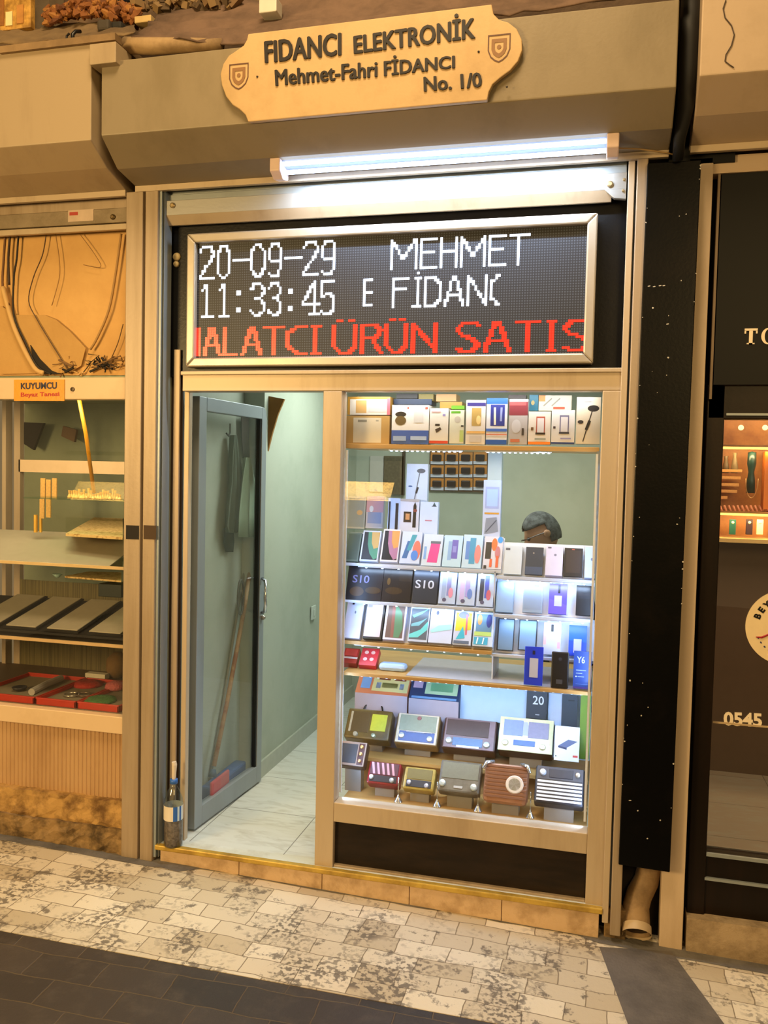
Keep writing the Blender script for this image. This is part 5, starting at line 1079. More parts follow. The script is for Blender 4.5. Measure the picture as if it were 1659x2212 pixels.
# blister packs on pegs
bl0 = None; rows_ = (975, 1003, 1031)
names_r = ('top row', 'middle row', 'bottom row'); names_c = ('first from left', 'second from left', 'third from left', 'last at right')
solo('peg_board', MB().px(927, 1054, 975, 1062, 2.43, .02), M('#54402a', .6), 'brown peg board holding orange and black blister packs', 'board')
for j, py in enumerate(rows_):
    for i in range(4):
        p = P(932+i*31+12, py+28, 2.42); w_ = P(932+i*31+28, py, 2.42).x-P(932+i*31, py, 2.42).x; h_ = P(940, py+1, 2.42).z-P(940, py+28, 2.42).z
        if bl0 is None:
            bl0 = thing('blister_pack', '', 'blister pack', p, 'blister packs on the peg board', world=False)
            build('card', MB().box(-w_/2, w_/2, 0, .004, 0, h_*.96).box(-w_/2, w_/2, -.001, 0, 0, h_*.25, 1), [M('#b5762a', .5, var=.3), M('#b9bcc8', .5)], bl0)
            build('bubble', MB().box(-w_*.34, w_*.34, -.022, 0, h_*.27, h_*.78), M('#17171c', .25), bl0, bevel=.006)
            o = bl0
        else:
            o = bl0.copy(); COL.objects.link(o)
            for ch in bl0.children: c_ = ch.copy(); COL.objects.link(c_); c_.parent = o
        o.location = p; o['label'] = 'orange card blister pack with black item, '+names_r[j]+', '+names_c[i]

# L1 row
GA = 'phone boxes on the left upper shelf'
Y1 = .135; A_T = 26
def planet(c1, c2): return [('r', .08, .94, .05, .95, '#11151a'), ('p', ((.3, .95), (.94, .95), (.94, .1), (.75, .06), (.5, .25), (.34, .55)), c1), ('p', ((.5, .95), (.94, .95), (.94, .45), (.7, .4), (.55, .6)), c2)]
product('phone_box', 'dim green-grey phone carton at the left end of the left upper shelf', 'box', (742, 773, 1212, 1150), Y1, A_T, .03, '#62756c', [('r', .1, .9, .06, .94, '#4e6058')], GA)
product('phone_box', 'white-rimmed phone carton with green and amber planet picture', 'box', (776, 815, 1212, 1146), Y1, A_T, .03, '#c8d2e0', planet('#4a8a6a', '#c8a45a'), GA)
product('phone_box', 'white-rimmed phone carton with golden planet picture', 'box', (820, 858, 1213, 1143), Y1, A_T, .03, '#d8dae6', planet('#a8789a', '#d49a5a'), GA)
product('phone_box', 'white phone carton with blue phones and coral swirl', 'box', (862, 905, 1217, 1148), Y1, A_T, .03, '#c2d4f4', [('p', ((.1, .15), (.35, .15), (.55, .7), (.3, .7)), '#3a6aa8'), ('p', ((.3, .4), (.5, .4), (.75, .9), (.5, .9)), '#3a9ab4'), ('e', .8, .42, .2, .3, '#e0786a'), ('e', .72, .25, .18, .16, '#4a86e0')], GA)
product('phone_box', 'white phone carton with bright pink phone picture', 'box', (909, 951, 1222, 1154), Y1, A_T, .03, '#c8dcf6', [('p', ((.28, .1), (.8, .1), (.88, .7), (.4, .7)), '#d8489a'), ('r', .38, .9, .7, .78, '#5a6a80'), ('r', .08, .2, .2, .6, '#7aa8e8')], GA)
product('phone_box', 'pale blue phone carton with violet phone and light dots', 'box', (954, 994, 1224, 1156), Y1, A_T, .03, '#b8dcf8', [('r', .45, .78, .25, .85, '#6a66c8'), ('r', .25, .45, .2, .8, '#8ab4e8'), ('r', .5, .7, .45, .65, '#8a90e0')], GA)
product('phone_box', 'pale blue phone carton with blue phones and salmon leaf', 'box', (996, 1038, 1227, 1155), Y1, A_T, .03, '#bcdcfa', [('r', .15, .4, .25, .8, '#5a8ad8'), ('r', .35, .65, .12, .9, '#3f9acc'), ('e', .78, .42, .16, .28, '#e88a8a')], GA)
product('phone_box', 'phone carton with black phone and orange balloons, right end of the left upper shelf', 'box', (1042, 1082, 1229, 1159), Y1, A_T, .03, '#d2d6ec', [('r', .08, .4, .3, .82, '#1a1c22'), ('e', .55, .75, .16, .2, '#e8743a'), ('e', .85, .9, .14, .1, '#2a9af0'), ('e', .75, .5, .14, .2, '#c07a8a'), ('r', .35, .48, .05, .3, '#e0623a'), ('r', .68, .82, .05, .4, '#e0623a'), ('r', .05, .2, .0, .1, '#181820')], GA)
# R1
GB = 'phones and boxes on the right upper shelf'
YR = .115
product('phone_box', 'white phone carton with tiny dark camera mark, first on the right upper shelf', 'box', (1087, 1125, 1240, 1179), YR, 24, .03, '#cdd9e4', [('r', .05, .3, .84, .92, '#5a5f6c')], GB)
product('smartphone', 'dark slate smartphone in white tray on the right upper shelf', 'phone', (1133, 1171, 1241, 1182), YR, 24, .012, '#2b3442', [('r', .0, 1, 0, .28, '#3a4a66')], GB, [('camera', ('e', .45, .78, .05, .03, '#8a8478'))])
product('phone_box', 'pinkish white phone carton with round logo, beside the slate phone', 'box', (1177, 1214, 1243, 1180), YR, 24, .03, '#cfc8d8', [('e', .55, .7, .08, .04, '#7a7888'), ('r', .1, .3, .92, .97, '#5a5860')], GB)
product('smartphone', 'black-brown tablet-like smartphone on the right upper shelf', 'phone', (1217, 1257, 1245, 1184), YR, 24, .012, '#120f10', [('r', .1, .9, .12, .92, '#30241f')], GB, [('earpiece', ('r', .4, .55, .93, .96, '#b0503a'))])
product('phone_box', 'pale blue phone carton at the right end of the right upper shelf', 'box', (1262, 1284, 1248, 1182), YR, 24, .03, '#c0d2ee', [('e', .7, .6, .12, .05, '#6a7aa0')], GB)
# L2
GC = 'phone boxes on the left middle shelf'
Y2 = .115
product('phone_box', 'wide black phone carton lettered S10 with gold reflections painted on', 'box', (745, 822, 1297, 1222), Y2, 20, .03, '#15131a', [('t', 'S10', .15, .62, .5, .72, '#7a7ab0'), ('e', .3, .25, .2, .14, '#4a3416'), ('e', .75, .3, .22, .1, '#3e2e16')], GC)  # brown ovals put the gold reflection into the carton colour
product('phone_box', 'black phone carton with faint brown ovals beside the S10 carton', 'box', (823, 885, 1300, 1222), Y2, 20, .03, '#171418', [('e', .4, .3, .3, .1, '#3a2c1a'), ('e', .2, .55, .06, .1, '#5a4624')], GC)
product('phone_box', 'slate phone carton lettered S10 in white', 'box', (889, 942, 1303, 1228), Y2, 20, .03, '#2e3644', [('t', 'S10', .08, .85, .42, .66, '#c0c8dc')], GC)
for i, (l, r, c1, c2, lb) in enumerate(((946, 982, '#8a90c8', '#d890a8', 'first'), (985, 1024, '#a8a0e0', '#6a8ad0', 'second'), (1028, 1064, '#5a6ac8', '#c86a7a', 'third'))):
    product('phone_box', ('pale carton with pink and violet phone picture, just right of the slate S10 carton', 'pale carton with lilac phone picture, middle of the three light ones', 'pale carton with dark phone and blue brush stroke, right of the three light ones')[i], 'box', (l, r, 1304+i*3, 1236+i*2), Y2, 22, .03, '#b9cdf0', [('r', .15, .4, .15, .85, ('#9ab0d8', '#c8b8e8', '#3a4250')[i]), ('r', .45, .7, .25, .95, c1), ('e', .7, .35, .14, .16, c2), ('e', .35, .12, .12, .06, '#5a5a7a')], GC)
# R2
GD = 'phones on the right middle shelf'
Y3 = .105
product('phone_box', 'light steel-blue phone carton, first on the right middle shelf', 'box', (1070, 1107, 1322, 1256), Y3, 22, .02, '#8fb0d8', [('r', .08, .95, .05, .95, '#94b4dc')], GD)
product('smartphone', 'silver textured smartphone with three round lights beside it', 'phone', (1128, 1170, 1323, 1262), Y3, 22, .012, '#93a6bc', [('r', .06, .94, .1, .95, '#8a9cb4')], GD, [('camera', ('r', .55, .8, .93, .97, '#5a6a80'))])
product('smartphone', 'purple smartphone with pale label on the right middle shelf', 'phone', (1184, 1223, 1326, 1261), Y3, 22, .012, '#5a50d0', [('p', ((0, 0), (1, 0), (1, .3), (0, .5)), '#6a5ad8')], GD, [('camera', ('r', .5, .62, .68, .95, '#101018')), ('paper_label', ('r', .3, .72, .25, .6, '#b9bccb'))])
product('smartphone', 'black smartphone with rounded camera bump on the right middle shelf', 'phone', (1243, 1279, 1329, 1265), Y3, 22, .014, '#0b0b0f', [('r', .1, .9, .55, .92, '#191b24')], GD, [('camera', ('e', .5, .8, .16, .05, '#26282f'))])
# L3
GE = 'boxes on the left lower shelf'
Y4 = .10
product('phone_box', 'plain silvery white phone carton, leftmost on the left lower shelf', 'box', (740, 776, 1378, 1296), Y4, 26, .03, '#c2c6da', [('r', .3, .42, .88, .93, '#14141c'), ('e', .55, .68, .05, .04, '#6a6e84')], GE)
product('phone_box', 'rose-tinted white phone carton in a dark sleeve', 'box', (783, 823, 1380, 1302), Y4, 26, .025, '#1a1712', [('r', .02, .9, .06, 1, '#cfc0c2'), ('r', .08, .32, .86, .94, '#9a9296')], GE)
product('phone_box', 'white-rimmed phone carton with green half-planet picture', 'box', (826, 871, 1382, 1299), Y4, 26, .03, '#cfd2e8', [('r', .1, .92, .05, .93, '#6a564e'), ('p', ((.3, .9), (.45, .06), (.75, .06), (.9, .3), (.8, .7), (.5, .92)), '#5a8464'), ('p', ((.3, .9), (.35, .06), (.5, .06), (.45, .9)), '#8a5a50')], GE)
product('phone_box', 'phone carton with turquoise wave picture', 'box', (880, 922, 1386, 1311), Y4, 26, .03, '#bcc8e0', [('r', .05, .95, .06, .95, '#5a6470'), ('p', ((.05, .2), (.6, .35), (.95, .6), (.95, .35), (.5, .12), (.05, .1)), '#6ad0d0'), ('p', ((.1, .75), (.5, .85), (.9, .95), (.6, .8), (.2, .68)), '#7adcd8'), ('p', ((.1, .5), (.6, .6), (.9, .7), (.5, .45), (.1, .42)), '#7ab8c4')], GE)
product('phone_box', 'white phone carton with aqua shimmer and one dark dot', 'box', (924, 974, 1389, 1314), Y4, 26, .03, '#c8d4f0', [('e', .3, .86, .06, .06, '#5a6074'), ('p', ((.05, .35), (.4, .5), (.95, .55), (.95, .4), (.5, .34), (.1, .28)), '#a8e4e8')], GE)
product('phone_box', 'yellow phone carton with teal star and red stroke', 'box', (977, 1016, 1393, 1320), Y4, 26, .03, '#c4d0ea', [('p', ((.08, .4), (.95, .45), (.95, .95), (.08, .95)), '#d8cf3a'), ('e', .5, .88, .3, .1, '#7a80a8'), ('p', ((.15, .15), (.5, .55), (.65, .2)), '#3ab4d0'), ('l', ((.68, .9), (.7, .3), .1), '#d06a7a'), ('r', .05, .9, .03, .12, '#5a6a84')], GE)
product('phone_box', 'teal and navy phone carton with orange figure, right end of the left lower shelf', 'box', (1020, 1063, 1396, 1323), Y4, 26, .03, '#c4d6ee', [('r', .1, .9, .3, .95, '#5f8cae'), ('e', .28, .78, .12, .16, '#e0a060'), ('e', .75, .75, .14, .2, '#2a3a8a'), ('r', .05, .9, .3, .42, '#b8d87a'), ('r', .05, .75, .04, .26, '#3fa6cc'), ('l', ((.2, .06), (.25, .24), .06), '#ffffff'), ('l', ((.5, .06), (.55, .24), .06), '#ffffff')], GE)
# R3
GF = 'items on the right lower shelf'
Y5 = .125
product('grey_panel_phone', 'plain blue-grey phone back, left of two on the right lower shelf', 'phone', (1072, 1108, 1405, 1336), Y5, 20, .012, '#20242c', [('r', .08, .96, .02, .97, '#6f8fae')], GF)
product('grey_panel_phone', 'plain blue-grey phone back, right of two on the right lower shelf', 'phone', (1118, 1158, 1405, 1339), Y5, 20, .012, '#20242c', [('r', .06, .94, .02, .97, '#7795b4')], GF)
product('smartphone', 'white smartphone with pink edge strip and black camera slot', 'phone', (1172, 1210, 1414, 1345), Y5, 20, .012, '#bcc4d8', [('r', 0, .16, .3, 1, '#d8a8a8'), ('r', .8, .96, .2, .4, '#d8a0b0')], GF, [('camera', ('r', .42, .56, .72, .94, '#101014'))])
product('smartphone', 'bright blue smartphone with white label behind the navy Y6 carton', 'phone', (1227, 1266, 1417, 1351), Y5, 20, .012, '#1646d8', [('p', ((0, .5), (1, .45), (1, 1), (0, 1)), '#1a5ab8')], GF, [('paper_label', ('r', .28, .72, .1, .55, '#aab0c6'))])
# S4
t = product('red_carton', 'small red carton with white stripe at the left end of the long shelf', 'box', (737, 769, 1432, 1400), .12, 50, .03, '#8f1f1a', [('r', 0, 1, .3, .42, '#c8bdb4'), ('r', .1, .9, .5, .95, '#b83a38')])
product('red_carton', 'red carton with four small round pictures beside the striped one', 'box', (774, 811, 1437, 1400), .12, 50, .03, '#c0303a', [('e', .3, .75, .12, .1, '#d8b0a8'), ('e', .68, .75, .12, .1, '#d8b0a8'), ('e', .3, .35, .12, .1, '#d8b0a8'), ('e', .68, .35, .12, .1, '#d8b0a8')])
p = P(846, 1432, .12); mb = MB(); n = 20
pr_ = [(.0, 0), (.0, .022)]
solo('rounded_case', MB().box(-.056, .056, -.03, .03, 0, .03), M('#a9c6e8', .3), 'pale blue rounded case lying on the long shelf', 'case', loc=(p.x, .15, zS4), bevel=.014)
product('smartphone', 'bright blue smartphone with white label standing on the long shelf', 'phone', (1131, 1171, 1480, 1397), .066, 8, .010, '#1636c8', [('r', 0, .04, 0, 1, '#2a50e8')], None, [('camera', ('r', .42, .56, .8, .9, '#0e1440')), ('paper_label', ('r', .28, .74, .2, .7, '#b4b6c4'))], bev=.004)
product('smartphone', 'black smartphone standing between the blue phone and the navy carton', 'phone', (1189, 1227, 1487, 1408), .066, 8, .010, '#08080a', [], None, [('camera', ('e', .5, .8, .1, .05, '#2a2a30')), ('logo', ('r', .3, .66, .12, .24, '#3c3c3c'))], bev=.004)
product('phone_box', 'navy carton lettered Y6 standing at the right end of the long shelf', 'box', (1237, 1276, 1488, 1407), .066, 8, .02, '#1f3f86', [('t', 'Y6', .18, .62, .68, .86, '#b8c8e8'), ('r', .15, .7, .48, .5, '#8aa0d0'), ('r', .15, .5, .4, .42, '#8aa0d0'), ('e', .16, .32, .04, .02, '#b8c8e8'), ('r', .25, .6, .31, .33, '#8aa0d0'), ('r', .15, .9, .12, .13, '#5a78b8'), ('r', 0, 1, 0, .05, '#3a2a6a')])
# under S4, back row
ZB_ = ZUP
def back_box(label, l, r, pb, pt, Y, d, base, dec, name='radio_carton', tilt=0): return product(name, label, 'box', (l, r, pb, pt), Y, tilt, d, base, dec)
def radiobox(label, l, r, pb, pm, pt, base, pic):
    t = thing('radio_carton', label, 'box', P((l+r)/2, pb, .44))
    a_ = P(l, pb, .43); b2 = P(r, pb, .43); zf = P((l+r)/2, pm, .43).z
    build('front_face', MB().box(a_.x, b2.x, .43, .44, ZUP, zf), M('#a8a4b4', .5), t)
    # sloping printed top
    d_ = ray((l+r)/2, pt); k = d_.z/d_.y; yb = .51; zt_ = CAM.z+(yb-CAM.y)*k
    mats = [M(base, .4)]; mb = MB().prism([(a_.x, .43, zf), (a_.x, yb, zt_), (a_.x, yb+.005, ZUP), (a_.x, .44, ZUP)], (b2.x-a_.x, 0, 0))
    def pt_(u, v_, e=.0012): return Vector((a_.x+(b2.x-a_.x)*u, .43+(yb-.43)*v_-e, zf+(zt_-zf)*v_+e))
    for u0, u1, v0, v1, c in pic:
        mats.append(M(c, .4)); mb.quad(pt_(u0, v0), pt_(u1, v0), pt_(u1, v1), pt_(u0, v1), len(mats)-1)
    build('printed_lid', mb, mats, t)
radiobox('orange-brown carton with cream radio picture on its sloping lid', 766, 879, 1536, 1500, 1458, '#c47a58', [(.3, .98, .15, .98, '#c9cf9a'), (.4, .62, .75, .98, '#7a2f34'), (.7, .92, .75, .98, '#7a2f34'), (.48, .78, .35, .6, '#8a9a5a'), (.37, .46, .3, .6, '#8ab0e8'), (.82, .9, .3, .6, '#8ab0e8'), (.08, .26, .25, .95, '#6a9ae0')])
radiobox('navy carton with pale green radio picture on its sloping lid', 882, 990, 1546, 1512, 1466, '#1f3a66', [(.05, .24, .5, .98, '#b8a8cc'), (.3, .95, .25, .98, '#a9cfae'), (.4, .85, .4, .8, '#8ae0b4'), (.05, .95, .02, .12, '#6a9ad0')])
product('white_carton', 'large plain pale blue-white carton behind the upper radios', 'box', (992, 1136, 1560, 1478), .46, 6, .03, '#b4d2f4', [])
product('dark_phone_box', 'dark slate carton with white numerals behind the cream radio', 'box', (1136, 1180, 1556, 1494), .44, 6, .02, '#39434f', [('t', '20', .3, .85, .55, .85, '#d8e0ea'), ('r', .45, .65, .18, .22, '#a0aab8'), ('r', 0, 1, 0, .06, '#12141a')])
product('white_carton', 'pale white carton between the two dark slate cartons', 'box', (1183, 1212, 1566, 1498), .46, 6, .02, '#c0d4f2', [])
product('dark_phone_box', 'plain dark slate carton by the green strip', 'box', (1212, 1246, 1570, 1502), .44, 6, .02, '#3a4654', [('r', .4, .8, .82, .86, '#222a34')])
product('green_strip', 'olive green upright strip at the right end of the display', 'strip', (1250, 1272, 1640, 1500), .30, 0, .01, '#66861f', [])

# ---- radios
def radio(label, r4, Y, tilt, d, body, specs, zs, bev=.008, name='retro_radio', handle=None):
    B, h, w_ = solve(r4, Y, tilt); a_ = radians(tilt)
    t = thing(name, label, 'radio', B, 'retro radios in the display window', (-a_, 0, 0), world=False)
    build('body', MB().box(-w_/2, w_/2, 0, d, 0, h), grime(body[0], body[1], 20, .4, .7, .35, 0, .03), t, bevel=bev)
    for s in specs:
        k = s[0]; X = lambda u: -w_/2+u*w_
        if k == 'panel':
            _, pn, x0, x1, z0, z1, c, th_ = s
            build(pn, MB().box(X(x0), X(x1), -th_, .001, z0*h, z1*h), M(c, .4, var=.15, scale=90), t, bevel=.0015)
        elif k == 'knob':
            _, cx, cz, r_, c = s
            build('knob', MB().lathe([(r_*w_, .0), (r_*w_, -.006), (r_*w_*.8, -.012), (0, -.013)], (X(cx), 0, cz*h), 'y', 18), M(c, .2, .5), t, sm=False)
        elif k == 'bars':
            _, pn, x0, x1, z0, z1, n, c, slant_ = s; mb = MB()
            for i in range(n):
                u = i/n; 
                if slant_ == 'h':
                    za = z0+(z1-z0)*(i+.2)/n; zb2 = z0+(z1-z0)*(i+.75)/n; mb.box(X(x0), X(x1), -.004, 0, za*h, zb2*h)
                else:
                    xa2 = x0+(x1-x0)*(i+.1)/n; xb2 = x0+(x1-x0)*(i+.55)/n; o_ = .06
                    mb.prism([(X(xa2+o_), -.004, z0*h), (X(xb2+o_), -.004, z0*h), (X(xb2-o_*.5), -.004, z1*h), (X(xa2-o_*.5), -.004, z1*h)], (0, .004, 0))
            build(pn, mb, M(c, .3, .3), t)
        elif k == 'disc':
            _, pn, cx, cz, r_, c = s
            build(pn, MB().lathe([(r_*w_, .0), (r_*w_, -.004), (r_*w_*.9, -.006), (0, -.006)], (X(cx), 0, cz*h), 'y', 28), M(c, .4), t)
        elif k == 'text':
            _, s_, x0, x1, z0, z1, c = s; mb = MB(); text_fit(mb, s_, X(x0), X(x1), z0*h, z1*h, -.003, .0006, .02); build('emblem', mb, M(c, .3), t)
    if handle == 'arc':
        build('handle', MB().tube([(w_*.22*cos(q)-.0, d*.5, h+.055*sin(q)) for q in [pi*k/12 for k in range(13)]], .004, 8), BLK, t, sm=True)
    if handle == 'horns':
        for sgn in (-1, 1):
            build('chrome_bracket', MB().tube([(sgn*w_*.3, .01, h+.004), (sgn*w_*.46, -.006, h*.97), (sgn*w_*.52, -.008, h*.8)], [.006, .008, .006], 8), CHROME, t, sm=True)
    # foot wedge under the tilted set
    back = Vector((0, d*cos(a_), -d*sin(a_)))+B
    ft = MB(); zt = back.z+.0
    s_ = thing('acrylic_riser', 'clear grey riser under the '+label.split(',')[0], 'riser', (B.x, B.y+.02, zs))
    pr = [Vector((B.x-w_*.3, B.y+d*cos(a_)*.98, zs)), Vector((B.x-w_*.3, B.y+d*cos(a_)*.98, max(back.z-.001, zs+.002))), Vector((B.x-w_*.3, B.y+d*cos(a_)+h*sin(a_)*.8, back.z+h*cos(a_)*.8-.002)), Vector((B.x-w_*.3, B.y+d*cos(a_)+h*sin(a_)*.8, zs))]
    build('wedge', MB().prism(pr, (w_*.6, 0, 0)), M('#8f8a80', .3), s_)
    return t, h, w_
RT_ = 40
def zf_(d, t=RT_): return d*sin(radians(t))
UPY, LOY = .31, .085
radio('olive-brown retro radio with yellow dial and black carry handle, left end of the upper row', (741, 838, 1596, 1531), UPY-.01, 38, .075, ('#6b5a2c', '#4e411f'),
      [('panel', 'grille', .12, .52, .2, .9, '#57482a', .002), ('panel', 'silver_bracket', .08, .13, .2, .88, '#b0a890', .003), ('panel', 'dial', .56, .9, .28, .84, '#b8bf3c', .004), ('text', '4', .66, .82, .42, .7, '#26303a'), ('knob', .26, .12, .055, '#d0d4c8'), ('knob', .66, .12, .05, '#b8d0b8')], ZUP, handle='arc')
radio('cream-framed retro radio with pale mesh grille, second in the upper row', (849, 943, 1608, 1541), UPY-.01, 38, .075, ('#8e7344', '#6e5630'),
      [('panel', 'front', .03, .97, .03, .97, '#cfc2ac', .002), ('panel', 'grille', .08, .93, .42, .93, '#8e9684', .004), ('panel', 'dial', .1, .92, .08, .4, '#4a5e96', .004), ('bars', 'silver_keys', .26, .86, .34, .42, 1, '#d8dce8', 'h'), ('knob', .17, .24, .07, '#c9d4d6'), ('knob', .82, .2, .07, '#c9d4d6'), ('disc', 'badge', .52, .84, .05, '#8a5a5a')], ZUP)
radio('dark brown retro radio with white emblem, third in the upper row', (952, 1068, 1620, 1552), UPY-.01, 38, .075, ('#4a2c1e', '#35201a'),
      [('panel', 'front', .03, .97, .03, .97, '#7d6a70', .002), ('panel', 'grille', .06, .86, .42, .93, '#4a3834', .004), ('panel', 'dial', .2, .76, .1, .36, '#5a78a0', .004), ('bars', 'pale_keys', .28, .7, .04, .14, 1, '#c9d4c0', 'h'), ('text', '40', .4, .54, .62, .86, '#dcdcd0'), ('knob', .13, .24, .065, '#c8d4d6'), ('knob', .84, .2, .065, '#c8d4d6')], ZUP)
radio('cream-green retro radio with two windows and dark body, fourth in the upper row', (1074, 1192, 1625, 1552), UPY-.01, 38, .08, ('#3e2014', '#2b150e'),
      [('panel', 'front', .0, 1, .0, 1, '#cfd6a8', .003), ('panel', 'left_window', .08, .44, .45, .92, '#7f8fb4', .005), ('panel', 'right_window', .54, .92, .42, .9, '#84829c', .005), ('panel', 'dial', .28, .68, .17, .33, '#4868a8', .005), ('bars', 'window_bars', .16, .86, .48, .88, 1, '#a8b0c8', 'v'), ('knob', .13, .22, .06, '#e8ead8'), ('knob', .82, .18, .06, '#e8ead8')], ZUP)
product('power_bank_box', 'white carton with grey power bank picture at the right of the radios', 'box', (1196, 1250, 1644, 1569), UPY-.06, 22, .02, '#d3d9e6', [('p', ((.15, .42), (.55, .62), (.92, .58), (.5, .38)), '#5a6688'), ('p', ((.15, .42), (.5, .38), (.5, .32), (.15, .37)), '#3a4260'), ('r', .75, .95, .12, .18, '#c0443a'), ('r', .05, .1, .1, .14, '#4a5a4a')])
radio('small brown radio with three brass knobs, far left of the lower row', (728, 786, 1655, 1600), .13, 35, .05, ('#4a3524', '#35251a'),
      [('panel', 'front', .03, .97, .03, .97, '#a08878', .002), ('panel', 'grille', .06, .66, .12, .88, '#3f4248', .004), ('panel', 'control_strip', .7, .92, .08, .92, '#4a1c14', .004), ('knob', .81, .78, .07, '#d8b070'), ('knob', .81, .5, .07, '#d8b070'), ('knob', .81, .22, .07, '#c99a6a')], ZLOW)
radio('small red radio with slanting pink stripes in the lower row', (790, 860, 1694, 1645), LOY+.02, 38, .06, ('#8a1a20', '#5c1016'),
      [('panel', 'grille', .06, .94, .4, .95, '#4a1c28', .002), ('bars', 'pink_stripes', .1, .86, .42, .93, 5, '#c89aa8', 's'), ('panel', 'dial', .08, .92, .08, .38, '#221c22', .003), ('knob', .15, .26, .075, '#c8d0d4'), ('knob', .78, .2, .075, '#c8d0d4')], ZLOW)
radio('small gold-framed radio with olive grille in the lower row', (868, 936, 1706, 1657), LOY+.01, 38, .055, ('#b09a4a', '#8a742c'),
      [('panel', 'grille', .1, .9, .45, .92, '#6e6436', .002), ('panel', 'dial', .1, .9, .1, .42, '#262c38', .003), ('knob', .2, .27, .075, '#c8ccdc'), ('knob', .76, .2, .075, '#c8ccdc')], ZLOW)
radio('flat grey-brown radio with two white knobs, middle of the lower row', (944, 1034, 1712, 1643), LOY, 38, .055, ('#6a6456', '#4c473c'),
      [('panel', 'grille', .06, .95, .42, .93, '#6a6a58', .002), ('panel', 'badge', .38, .6, .12, .2, '#a8a49a', .003), ('knob', .1, .24, .085, '#cdd8d4'), ('knob', .86, .2, .085, '#cdd8d4')], ZLOW)
radio('terracotta slotted radio with round beige dial and chrome corner brackets', (1040, 1138, 1735, 1648), LOY-.01, 30, .05, ('#a87a5a', '#8d6044'),
      [('bars', 'slots', .04, .96, .1, .95, 9, '#80563c', 'h'), ('disc', 'dial_ring', .7, .48, .2, '#c9b8a0'), ('disc', 'dial_face', .7, .48, .15, '#a89a78')], ZLOW, handle='horns', bev=.02)
radio('black radio with silver horizontal bars, right end of the lower row', (1152, 1261, 1738, 1656), LOY-.02, 38, .06, ('#2e2c2e', '#201e20'),
      [('panel', 'front', .03, .97, .03, .97, '#3a3c44', .002), ('panel', 'dial', .28, .76, .68, .92, '#20242e', .004), ('panel', 'grille', .05, .95, .04, .64, '#0d0d10', .003), ('bars', 'silver_bars', .05, .95, .04, .62, 6, '#c2c6d0', 'h'), ('knob', .15, .8, .07, '#dfe6ee'), ('knob', .86, .8, .055, '#b0a490')], ZLOW)
# small chrome cone feet on the base shelf
cf = None
for i, (px, py) in enumerate(((860, 1732), (944, 1742), (1032, 1752), (1145, 1766))):
    z = ZLOW; p = G(px, py, z)
    lb = 'chrome cone-footed stand on the base shelf, '+('between the red and gold radios', 'between the gold and grey radios', 'between the grey and terracotta radios', 'between the terracotta and black radios')[i]
    if cf is None:
        cf = thing('cone_stand', lb, 'stand', p, 'cone stands on the base shelf', world=False)
        build('foot', MB().lathe([(.018, 0), (.016, .004), (.006, .02), (.003, .03)], (0, 0, 0), 'z', 16), CHROME, cf, sm=True); build('rod', MB().tube([(0, 0, .03), (0, .0, .10)], .0025, 8), CHROME, cf, sm=True); o = cf
    else:
        o = cf.copy(); COL.objects.link(o)
        for ch in cf.children: c_ = ch.copy(); COL.objects.link(c_); c_.parent = o
    o.location = p; o['label'] = lb

# ================================================================== SEATED MAN
def skin(name, verts, edges, radii, mat, parent, sub=2):
    me = bpy.data.meshes.new(name); me.from_pydata(verts, edges, []); me.materials.append(mat)
    o = bpy.data.objects.new(name, me); COL.objects.link(o); o.parent = parent
    o.modifiers.new('skin', 'SKIN'); s = o.modifiers.new('sub', 'SUBSURF'); s.levels = sub; s.render_levels = sub
    sl = me.skin_vertices[0].data if me.skin_vertices else None
    if sl is None:
        bpy.context.view_layer.objects.active = o; sl = me.skin_vertices[0].data
    for i, r in enumerate(radii): sl[i].radius = (r, r) if not isinstance(r, tuple) else r
    sl[0].use_root = True
    return o
hd = P(1170, 1152, 1.35)            # centre of the skull
man = thing('person', 'seated grey-haired person in dark clothes with head bowed, seen behind the display', 'person', (hd.x+.12, 1.4, .45), world=False)
ml = man.location
def L_(x, y, z): return Vector((x, y, z))-ml
bx = hd.x+.12
SK = M('#a5795a', .6)
hd = hd.copy()
V_ = [L_(bx+.03, 1.4, .52), L_(bx+.04, 1.4, .70), L_(bx+.03, 1.4, .92), L_(bx+.02, 1.4, 1.10), L_(bx-.0, 1.39, 1.19), L_(hd.x+.03, hd.y+.02, hd.z-.10), L_(hd.x, hd.y, hd.z+.01),
      L_(bx, 1.22, 1.09), L_(bx-.06, 1.17, .82), L_(bx-.26, 1.22, .78), L_(bx-.33, 1.24, .775), L_(bx, 1.58, 1.09), L_(bx-.06, 1.63, .82), L_(bx-.26, 1.56, .78), L_(bx-.33, 1.54, .775),
      L_(bx+.0, 1.31, .50), L_(bx-.40, 1.28, .52), L_(bx-.42, 1.28, .08), L_(bx-.54, 1.28, .05), L_(bx, 1.49, .50), L_(bx-.40, 1.52, .52), L_(bx-.42, 1.52, .08), L_(bx-.54, 1.52, .05)]
E_ = [(0, 1), (1, 2), (2, 3), (3, 4), (4, 5), (5, 6), (3, 7), (7, 8), (8, 9), (9, 10), (3, 11), (11, 12), (12, 13), (13, 14), (0, 15), (15, 16), (16, 17), (17, 18), (0, 19), (19, 20), (20, 21), (21, 22)]
R_ = [.14, .14, .15, .12, .06, .045, .045, .065, .048, .035, .028, .065, .048, .035, .028, .09, .07, .045, .04, .09, .07, .045, .04]
body = skin('body', V_, E_, R_, SK, man)
